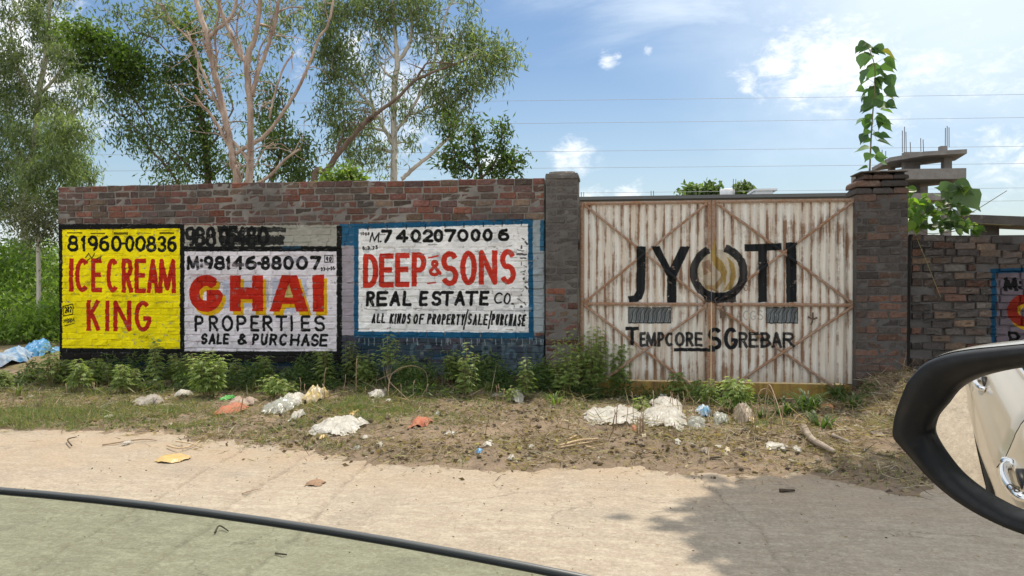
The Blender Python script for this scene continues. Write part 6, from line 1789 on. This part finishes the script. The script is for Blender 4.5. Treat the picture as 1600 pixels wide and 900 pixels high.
mirr, nt = new_mat('mirror_glass'); finish(nt, (.86, .86, .84, 1), .012, metal=1.0)
darkglass, nt = new_mat('tinted_glass'); finish(nt, (.02, .03, .035, 1), .04, spec=.6, extra={'Coat Weight': 1.0})
liner, nt = new_mat('cabin_lining'); finish(nt, (.10, .095, .09, 1), .8)
edge_m, nt = new_mat('glass_edge'); finish(nt, (.09, .10, .105, 1), .35, spec=.5)
glass, nt = new_mat('green_window_glass')
gn = noise(nt, wpos(nt), 6, 6, .6)
tr = N(nt, 'ShaderNodeBsdfTransparent', {'Color': (.65, .76, .69, 1)})
gl = N(nt, 'ShaderNodeBsdfGlossy', {'Color': (1, 1, 1, 1), 'Roughness': .03})
df = N(nt, 'ShaderNodeBsdfDiffuse', {'Color': (.50, .60, .54, 1)})
fr = mth(nt, 'ADD', mth(nt, 'MULTIPLY', mth(nt, 'POWER', N(nt, 'ShaderNodeLayerWeight', {'Blend': .5}).outputs['Facing'], 5.0), .9), .04)
m1 = N(nt, 'ShaderNodeMixShader', {0: fr, 1: tr.outputs[0], 2: gl.outputs[0]})
m2 = N(nt, 'ShaderNodeMixShader', {0: rng(nt, gn, .3, .7, .07, .14), 1: m1.outputs[0], 2: df.outputs[0]})
N(nt, 'ShaderNodeOutputMaterial', {'Surface': m2})

PROF = [(.22, .06), (.30, .11), (.40, .145), (.55, .165), (.68, .168), (.80, .160), (.88, .150), (.905, .135), (.96, .112), (1.02, .075), (1.06, .035), (1.075, .012), (1.08, 0.0)]
def prof(z, u): 
    v = np.interp(z, [p[0] for p in PROF], [p[1] for p in PROF])
    return v - .05 * max(0, u - 1.9) ** 1.6 - .06 * max(0, -u - .7) ** 1.5 + .020 * math.exp(-((z - .86 - .02 * u) / .035) ** 2) + .03 * math.exp(-(((u - 2.05) / .45) ** 2)) * (1 if z < .8 else max(0, 1 - (z - .8) * 6))
def low(u):
    z = .24
    for c in (2.05, -1.35):
        if abs(u - c) < .37: z = max(z, .33 + math.sqrt(max(0, .37 ** 2 - (u - c) ** 2)) )
    return z
def panel(name, u0, u1, mat=cpaint, side=0, parent=car):
    nu = max(4, int((u1 - u0) / .04)); zs = np.linspace(0, 1, 26)
    V = []; F = []
    for i in range(nu + 1):
        u = u0 + (u1 - u0) * i / nu
        for t in zs:
            z = low(u) + (1.08 - low(u)) * t
            v = prof(z, u)
            if i in (0, nu): v -= .006
            V.append(cs(u, v if side == 0 else -1.52 - v, z))
    nz = len(zs)
    for i in range(nu):
        for j in range(nz - 1):
            q = i * nz + j; f = (q, q + nz, q + nz + 1, q + 1)
            F.append(f)
    return link(name, mesh_data(name, V, F, mat, True), parent)
fd = panel('front_door', -.52, .66); rd = panel('rear_door', .668, 1.62)
panel('front_fender', -1.95, -.528); panel('rear_quarter', 1.628, 2.75)
for u0, u1, nm in ((-1.95, -.528, 'front_fender'), (-.52, .66, 'front_door'), (.668, 1.62, 'rear_door'), (1.628, 2.75, 'rear_quarter')):
    panel(nm, u0, u1, side=1)
# sill, belt line moulding, pillars, roof
mb = MB(); mb.box(cs(-.95, .05, .17), cs(1.65, .09, .25)); mb.build('sill', blackp, car)
mb = MB(); mb.bar(cs(-.52, .004, 1.086), cs(1.6, .004, 1.10), .012, .016, (0, 0, 1)); mb.build('window_moulding', chrome, car)
def gv(z): return -.26 * (z - 1.08) - .10 * max(0, z - 1.30) 
for (ua, ub, w, nm) in ((.66, .76, .10, 'centre_pillar'), (1.62, 1.95, .16, 'rear_pillar'), (-.78, -.42, .09, 'front_pillar')):
    mb = MB(); mb.bar(cs(ua, gv(1.08) - .02, 1.07), cs(ub if nm != 'front_pillar' else -.25, gv(1.60) - .02, 1.60), w, .05, cs(0, 1, 0)); mb.build(nm, blackp if nm == 'centre_pillar' else cpaint, car)
    mb = MB(); mb.bar(cs(ua, -1.52 - gv(1.08) + .02, 1.07), cs(ub if nm != 'front_pillar' else -.25, -1.52 - gv(1.60) + .02, 1.60), w, .05, cs(0, 1, 0)); mb.build(nm, cpaint, car)
V = []; F = []
ru = np.linspace(-.30, 2.1, 14); rv = np.linspace(0, 1, 13)
for u in ru:
    for t in rv:
        v = gv(1.58) - .0 + (-1.52 - 2 * gv(1.58)) * t
        V.append(cs(u, v, 1.585 + .07 * math.sin(math.pi * t) ** .6 - .03 * ((u - .8) / 1.2) ** 2))
for i in range(13):
    for j in range(12):
        q = i * 13 + j; F.append((q, q + 13, q + 14, q + 1))
link('roof', mesh_data('roof', V, F, cpaint, True), car)
link('roof_lining', mesh_data('roof_lining', [(a, b, c - .02) for a, b, c in V], F, liner, True), car)
mb = MB(); mb.box(cs(-.9, .03, .20), cs(2.5, -1.5, .24)); mb.build('floor_pan', liner, car)
mb = MB(); mb.add([cs(.77, gv(1.09) - .01, 1.10), cs(1.58, gv(1.09) - .01, 1.11), cs(1.72, gv(1.55), 1.55), cs(.80, gv(1.55), 1.56)], [(0, 1, 2, 3)]); mb.build('rear_window', darkglass, car)
mb = MB(); mb.add([cs(-.85, -.06, 1.08), cs(-.85, -1.46, 1.08), cs(-.28, -1.36, 1.58), cs(-.28, -.16, 1.58)], [(0, 1, 2, 3)]); 
mb.build('windscreen', glass, car)
for side in (0, 1):
    mb = MB(); vv = .03 if side == 0 else -1.55
    mb.box(cs(-.9, vv - .03, .26), cs(1.75, vv - .035, 1.06)); mb.build('door_lining', liner, car)
mb = MB(); mb.box(cs(1.5, -.1, .3), cs(1.6, -1.4, 1.45)); mb.box(cs(.75, -.1, .3), cs(1.5, -1.4, .62)); mb.build('rear_seat', liner, car)
mb = MB(); mb.box(cs(-.75, -.06, .3), cs(-.45, -1.46, 1.02)); mb.build('dashboard', liner, car)
# bonnet and tail
V = []; F = []
for i, (u, z) in enumerate(((-.85, 1.08), (-1.2, 1.04), (-1.6, .97), (-1.95, .84), (-2.05, .66), (-2.06, .35))):
    for t in np.linspace(0, 1, 9): V.append(cs(u, -.02 - 1.48 * t, z + .02 * math.sin(math.pi * t)))
for i in range(5):
    for j in range(8): q = i * 9 + j; F.append((q, q + 9, q + 10, q + 1))
link('bonnet', mesh_data('bonnet', V, F, cpaint, True), car)
V = []; F = []
for i, (u, z) in enumerate(((2.1, 1.57), (2.5, 1.12), (2.74, 1.06), (2.80, .8), (2.80, .35))):
    for t in np.linspace(0, 1, 9): V.append(cs(u, -.04 - 1.44 * t, z))
for i in range(4):
    for j in range(8): q = i * 9 + j; F.append((q, q + 9, q + 10, q + 1))
link('tailgate', mesh_data('tailgate', V, F, cpaint, True), car)
# wheels
for u in (2.05, -1.35):
    for v in (.10, -1.62):
        mb = MB()
        prf = [(-.10, .20), (-.10, .30), (-.08, .325), (.08, .325), (.10, .30), (.10, .20)]
        n = 28
        for (dv, r_) in prf:
            for k in range(n): a = 2 * math.pi * k / n; mb.v.append(cs(u + r_ * math.cos(a), v - .02 + dv, .335 + r_ * math.sin(a))); mb.t.append((1, 1, 1))
        for i in range(5):
            for k in range(n): mb.f.append((i * n + k, i * n + (k + 1) % n, (i + 1) * n + (k + 1) % n, (i + 1) * n + k))
        wheel = mb.build('wheel', rubber, car, True)
        mb = MB(); vo = v + (.05 if v > 0 else -.09)
        for k in range(7):
            a = 2 * math.pi * k / 7
            mb.bar(cs(u + .03 * math.cos(a), vo, .335 + .03 * math.sin(a)), cs(u + .205 * math.cos(a), vo, .335 + .205 * math.sin(a)), .045, .02, cs(0, 1, 0))
        mb.build('rim', chrome, wheel)
# door handles
def handle(u, z, parent):
    v = float(prof(z, u))
    mb = MB()
    pts = [cs(u - .10, v + .002, z), cs(u - .085, v + .022, z + .003), cs(u - .03, v + .033, z + .004), cs(u + .03, v + .033, z + .004), cs(u + .08, v + .024, z + .002), cs(u + .105, v + .002, z)]
    mb.tube(spline(pts, 5), .013, 10)
    mb.tube([cs(u + .095, v - .01, z), cs(u + .12, v + .02, z), cs(u + .125, v + .022, z)], [.018, .017, .010], 10)
    h = mb.build('door_handle', chrome, parent, True)
    mb = MB()
    mb.tube([cs(u - .01, v - .02, z), cs(u - .01, v + .004, z), cs(u - .01, v + .005, z)], [.034, .034, .02], 16); mb.build('handle_recess', blackp, parent, True)
HANDLES = ((.46, .93, fd), (1.44, .955, rd))
for (u, z, p_) in HANDLES: handle(u, z, p_)
mb = MB(); mb.bar(cs(.664, float(prof(.6, .66)) - .012, .26), cs(.664, 0, 1.08), .006, .02, cs(0, 1, 0)); mb.build('door_gap', blackp, car)

# the half-lowered window glass
ga = CAM + ray(950, 897) * .46; gb_ = CAM + ray(0, 757) * .569
A = Vector(to_car(ga)); Bv = Vector(to_car(gb_))
GE = []
for (x, y) in ((0, 756), (250, 783), (500, 817), (708, 848), (830, 873), (924, 897)):
    # the ray through this point met with the pane's own plane
    d = ray(x, y); t = (ga - CAM).dot(CO) / d.dot(CO); q = Vector(to_car(CAM + d * t)); GE.append((q.x, q.z))
_pf = np.polyfit([g_[0] for g_ in GE], [g_[1] for g_ in GE], 2)
def gtop(u): return float(np.polyval(_pf, u))
V = []; F = []; nu = 24
for i in range(nu + 1):
    u = -.46 + 1.10 * i / nu
    for (v, k) in ((A.y, 0), (A.y - .004 * YS, 1)):
        V += [(u, v, 1.085 - .0 * k), (u, v, gtop(u) - .0062)]
for i in range(nu):
    q = i * 4
    F += [(q, q + 4, q + 5, q + 1)]
F2 = F
pane_me = mesh_data('window_pane', V, F, glass, True)
link('window_pane', pane_me, fd)
mb = MB(); mb.tube([(u, A.y - .002 * YS, gtop(u) - .0042) for u in np.linspace(-.46, .64, 25)], .0028, 10)
mb.build('window_pane_edge', edge_m, fd, True)

# ---- door mirror
MC = CAM + ray(1530, 690) * .60
toCam = (CAM - MC).normalized()
tgt = (CR - CO * .045 + Vector((0, 0, -.35))).normalized()
nrm = (toCam + tgt).normalized()
def mp(x, y, off=0.0):
    d = ray(x, y); t = (MC - CAM).dot(nrm) / d.dot(nrm)
    return CAM + d * t + nrm * off
OUT = [(1408, 596), (1432, 570), (1462, 556), (1500, 549), (1550, 544), (1600, 540), (1660, 540), (1715, 552), (1755, 590), (1772, 650), (1772, 730), (1755, 800), (1715, 850), (1665, 860), (1600, 838), (1560, 822), (1520, 802), (1480, 776), (1445, 745), (1418, 715), (1398, 694), (1388, 680), (1391, 650), (1399, 622)]
INN = [(1478, 634), (1492, 615), (1508, 602), (1530, 591), (1562, 582), (1600, 576), (1650, 574), (1690, 582), (1718, 606), (1730, 655), (1730, 720), (1716, 775), (1690, 805), (1655, 815), (1600, 804), (1572, 793), (1544, 776), (1518, 756), (1495, 735), (1474, 714), (1460, 696), (1453, 680), (1456, 664), (1464, 650)]
n = len(OUT)
sm = mesh_data
car_l = lambda p: Vector(to_car(p))
rings = []
OUTs = [tuple(p) for p in spline([(*q,) for q in OUT] + [OUT[0]], 3)][:-1]
INN = [(x - 16 * max(0, min(1, (1600 - x) / 100)), y + 13 * max(0, min(1, (y - 690) / 50))) for x, y in INN]
INNs = [tuple(p) for p in spline([(*q,) for q in INN] + [INN[0]], 3)][:-1]
n = len(OUTs)
cxo = sum(p[0] for p in OUTs) / n; cyo = sum(p[1] for p in OUTs) / n
def lerp2(a, b, t): return (a[0] + (b[0] - a[0]) * t, a[1] + (b[1] - a[1]) * t)
rings = [[mp(*OUTs[i], -.022) for i in range(n)], [mp(*lerp2(OUTs[i], INNs[i], .04), -.006) for i in range(n)], [mp(*lerp2(OUTs[i], INNs[i], .16), .001) for i in range(n)], [mp(*lerp2(OUTs[i], INNs[i], .55), .000) for i in range(n)],
         [mp(*lerp2(OUTs[i], INNs[i], .88), -.004) for i in range(n)], [mp(*INNs[i], -.010) for i in range(n)], [mp(*INNs[i], -.022) for i in range(n)]]
V = [car_l(p) for r_ in rings for p in r_]; F = []
for k in range(len(rings) - 1):
    for i in range(n): F.append((k * n + i, k * n + (i + 1) % n, (k + 1) * n + (i + 1) % n, (k + 1) * n + i))
bezel = link('side_mirror', mesh_data('side_mirror', V, F, blackp, True), car)
# painted back shell, bulging forward, its rim just outside the bezel
cen = mp(cxo, cyo)
rings = []
for (s, dz) in ((1.0, -.020), (1.012, -.026), (1.012, -.045), (.97, -.075), (.86, -.100), (.62, -.118), (.3, -.125)):
    rings.append([cen + (mp(*OUTs[i]) - cen) * s + nrm * dz for i in range(n)])
V = [car_l(p) for r_ in rings for p in r_] + [car_l(cen - nrm * .127)]; F = []
for k in range(len(rings) - 1):
    for i in range(n): F.append((k * n + i, (k + 1) * n + i, (k + 1) * n + (i + 1) % n, k * n + (i + 1) % n))
for i in range(n): F.append(((len(rings) - 1) * n + i, len(V) - 1, (len(rings) - 1) * n + (i + 1) % n))
link('mirror_shell', mesh_data('mirror_shell', V, F, cpaint, True), bezel)
# bright strip over the top edge of the housing
top = OUTs[:24]
strip_r = []
for (s, dz) in ((1.004, -.012), (1.018, -.018), (1.020, -.040), (1.0, -.052)):
    strip_r.append([cen + (mp(*p) - cen) * s + nrm * dz for p in [lerp2(OUTs[-2], OUTs[-1], .0)] + [OUTs[-1]] + top])
V = [car_l(p) for r_ in strip_r for p in r_]; m_ = len(strip_r[0])
F = [(k * m_ + i, k * m_ + i + 1, (k + 1) * m_ + i + 1, (k + 1) * m_ + i) for k in range(3) for i in range(m_ - 1)]
link('mirror_cap', mesh_data('mirror_cap', V, F, cpaint, True), bezel)
# convex glass
e1 = Vector((0, 0, 1)).cross(nrm).normalized(); e2 = nrm.cross(e1)
RC = 1.25
V = []; F = []; T_ = np.linspace(0, 1.0, 9)
gc = mp(1600, 690)
for t in T_:
    for i in range(n):
        p = mp(*INNs[i]); q = gc + (p - gc) * t * 1.01
        d = (q - MC); r2 = d.dot(e1) ** 2 + d.dot(e2) ** 2
        V.append(car_l(q + nrm * (-.013 - r2 / (2 * RC))))
for k in range(len(T_) - 1):
    for i in range(n): F.append((k * n + i, k * n + (i + 1) % n, (k + 1) * n + (i + 1) % n, (k + 1) * n + i))
mg = link('mirror_glass', mesh_data('mirror_glass', V, F, mirr, True), bezel)
# etched warning on the glass: strokes as thin raised ribbons
etch, nt = new_mat('etched_letters'); finish(nt, (.26, .23, .18, 1), .7)
mb = MB()
xx = 1556; wpx = 8.5
for j, ch in enumerate('OBJECTS'):
    sx = xx + j * 11.2; base_y = 770 + j * 3.4
    st_all = G.get(ch) or [[(.8, 1), (.8, .2), (.5, 0), (.15, .15)]]
    for st in st_all:
        pts = []
        for (a, b) in st:
            x = sx + a * wpx * (0.9 if ch != 'O' else 1.1); y = base_y - b * 8.5 + a * 2.0
            p = mp(x, y); d = p - MC; r2 = d.dot(e1) ** 2 + d.dot(e2) ** 2
            pts.append(Vector(car_l(p + nrm * (-.0125 - r2 / (2 * RC)))))
        nl = Vector(to_car(Vector((P0.x, P0.y, 0)) + nrm))
        for a, b in zip(pts[:-1], pts[1:]):
            if (b - a).length > 1e-5: mb.bar(a, b, .0007, .0004, nl)
mb.build('warning_lettering', etch, bezel)
# arm to the door
mb = MB(); arm0 = car_l(cen - nrm * .07); mb.tube([arm0 + Vector((0, 0, -.05)), arm0 + Vector((-.03, -.08 * YS, -.09)), Vector(cs(-.44, .01, 1.11))], [.035, .03, .035], 10)
mb.build('mirror_arm', blackp, bezel, True)
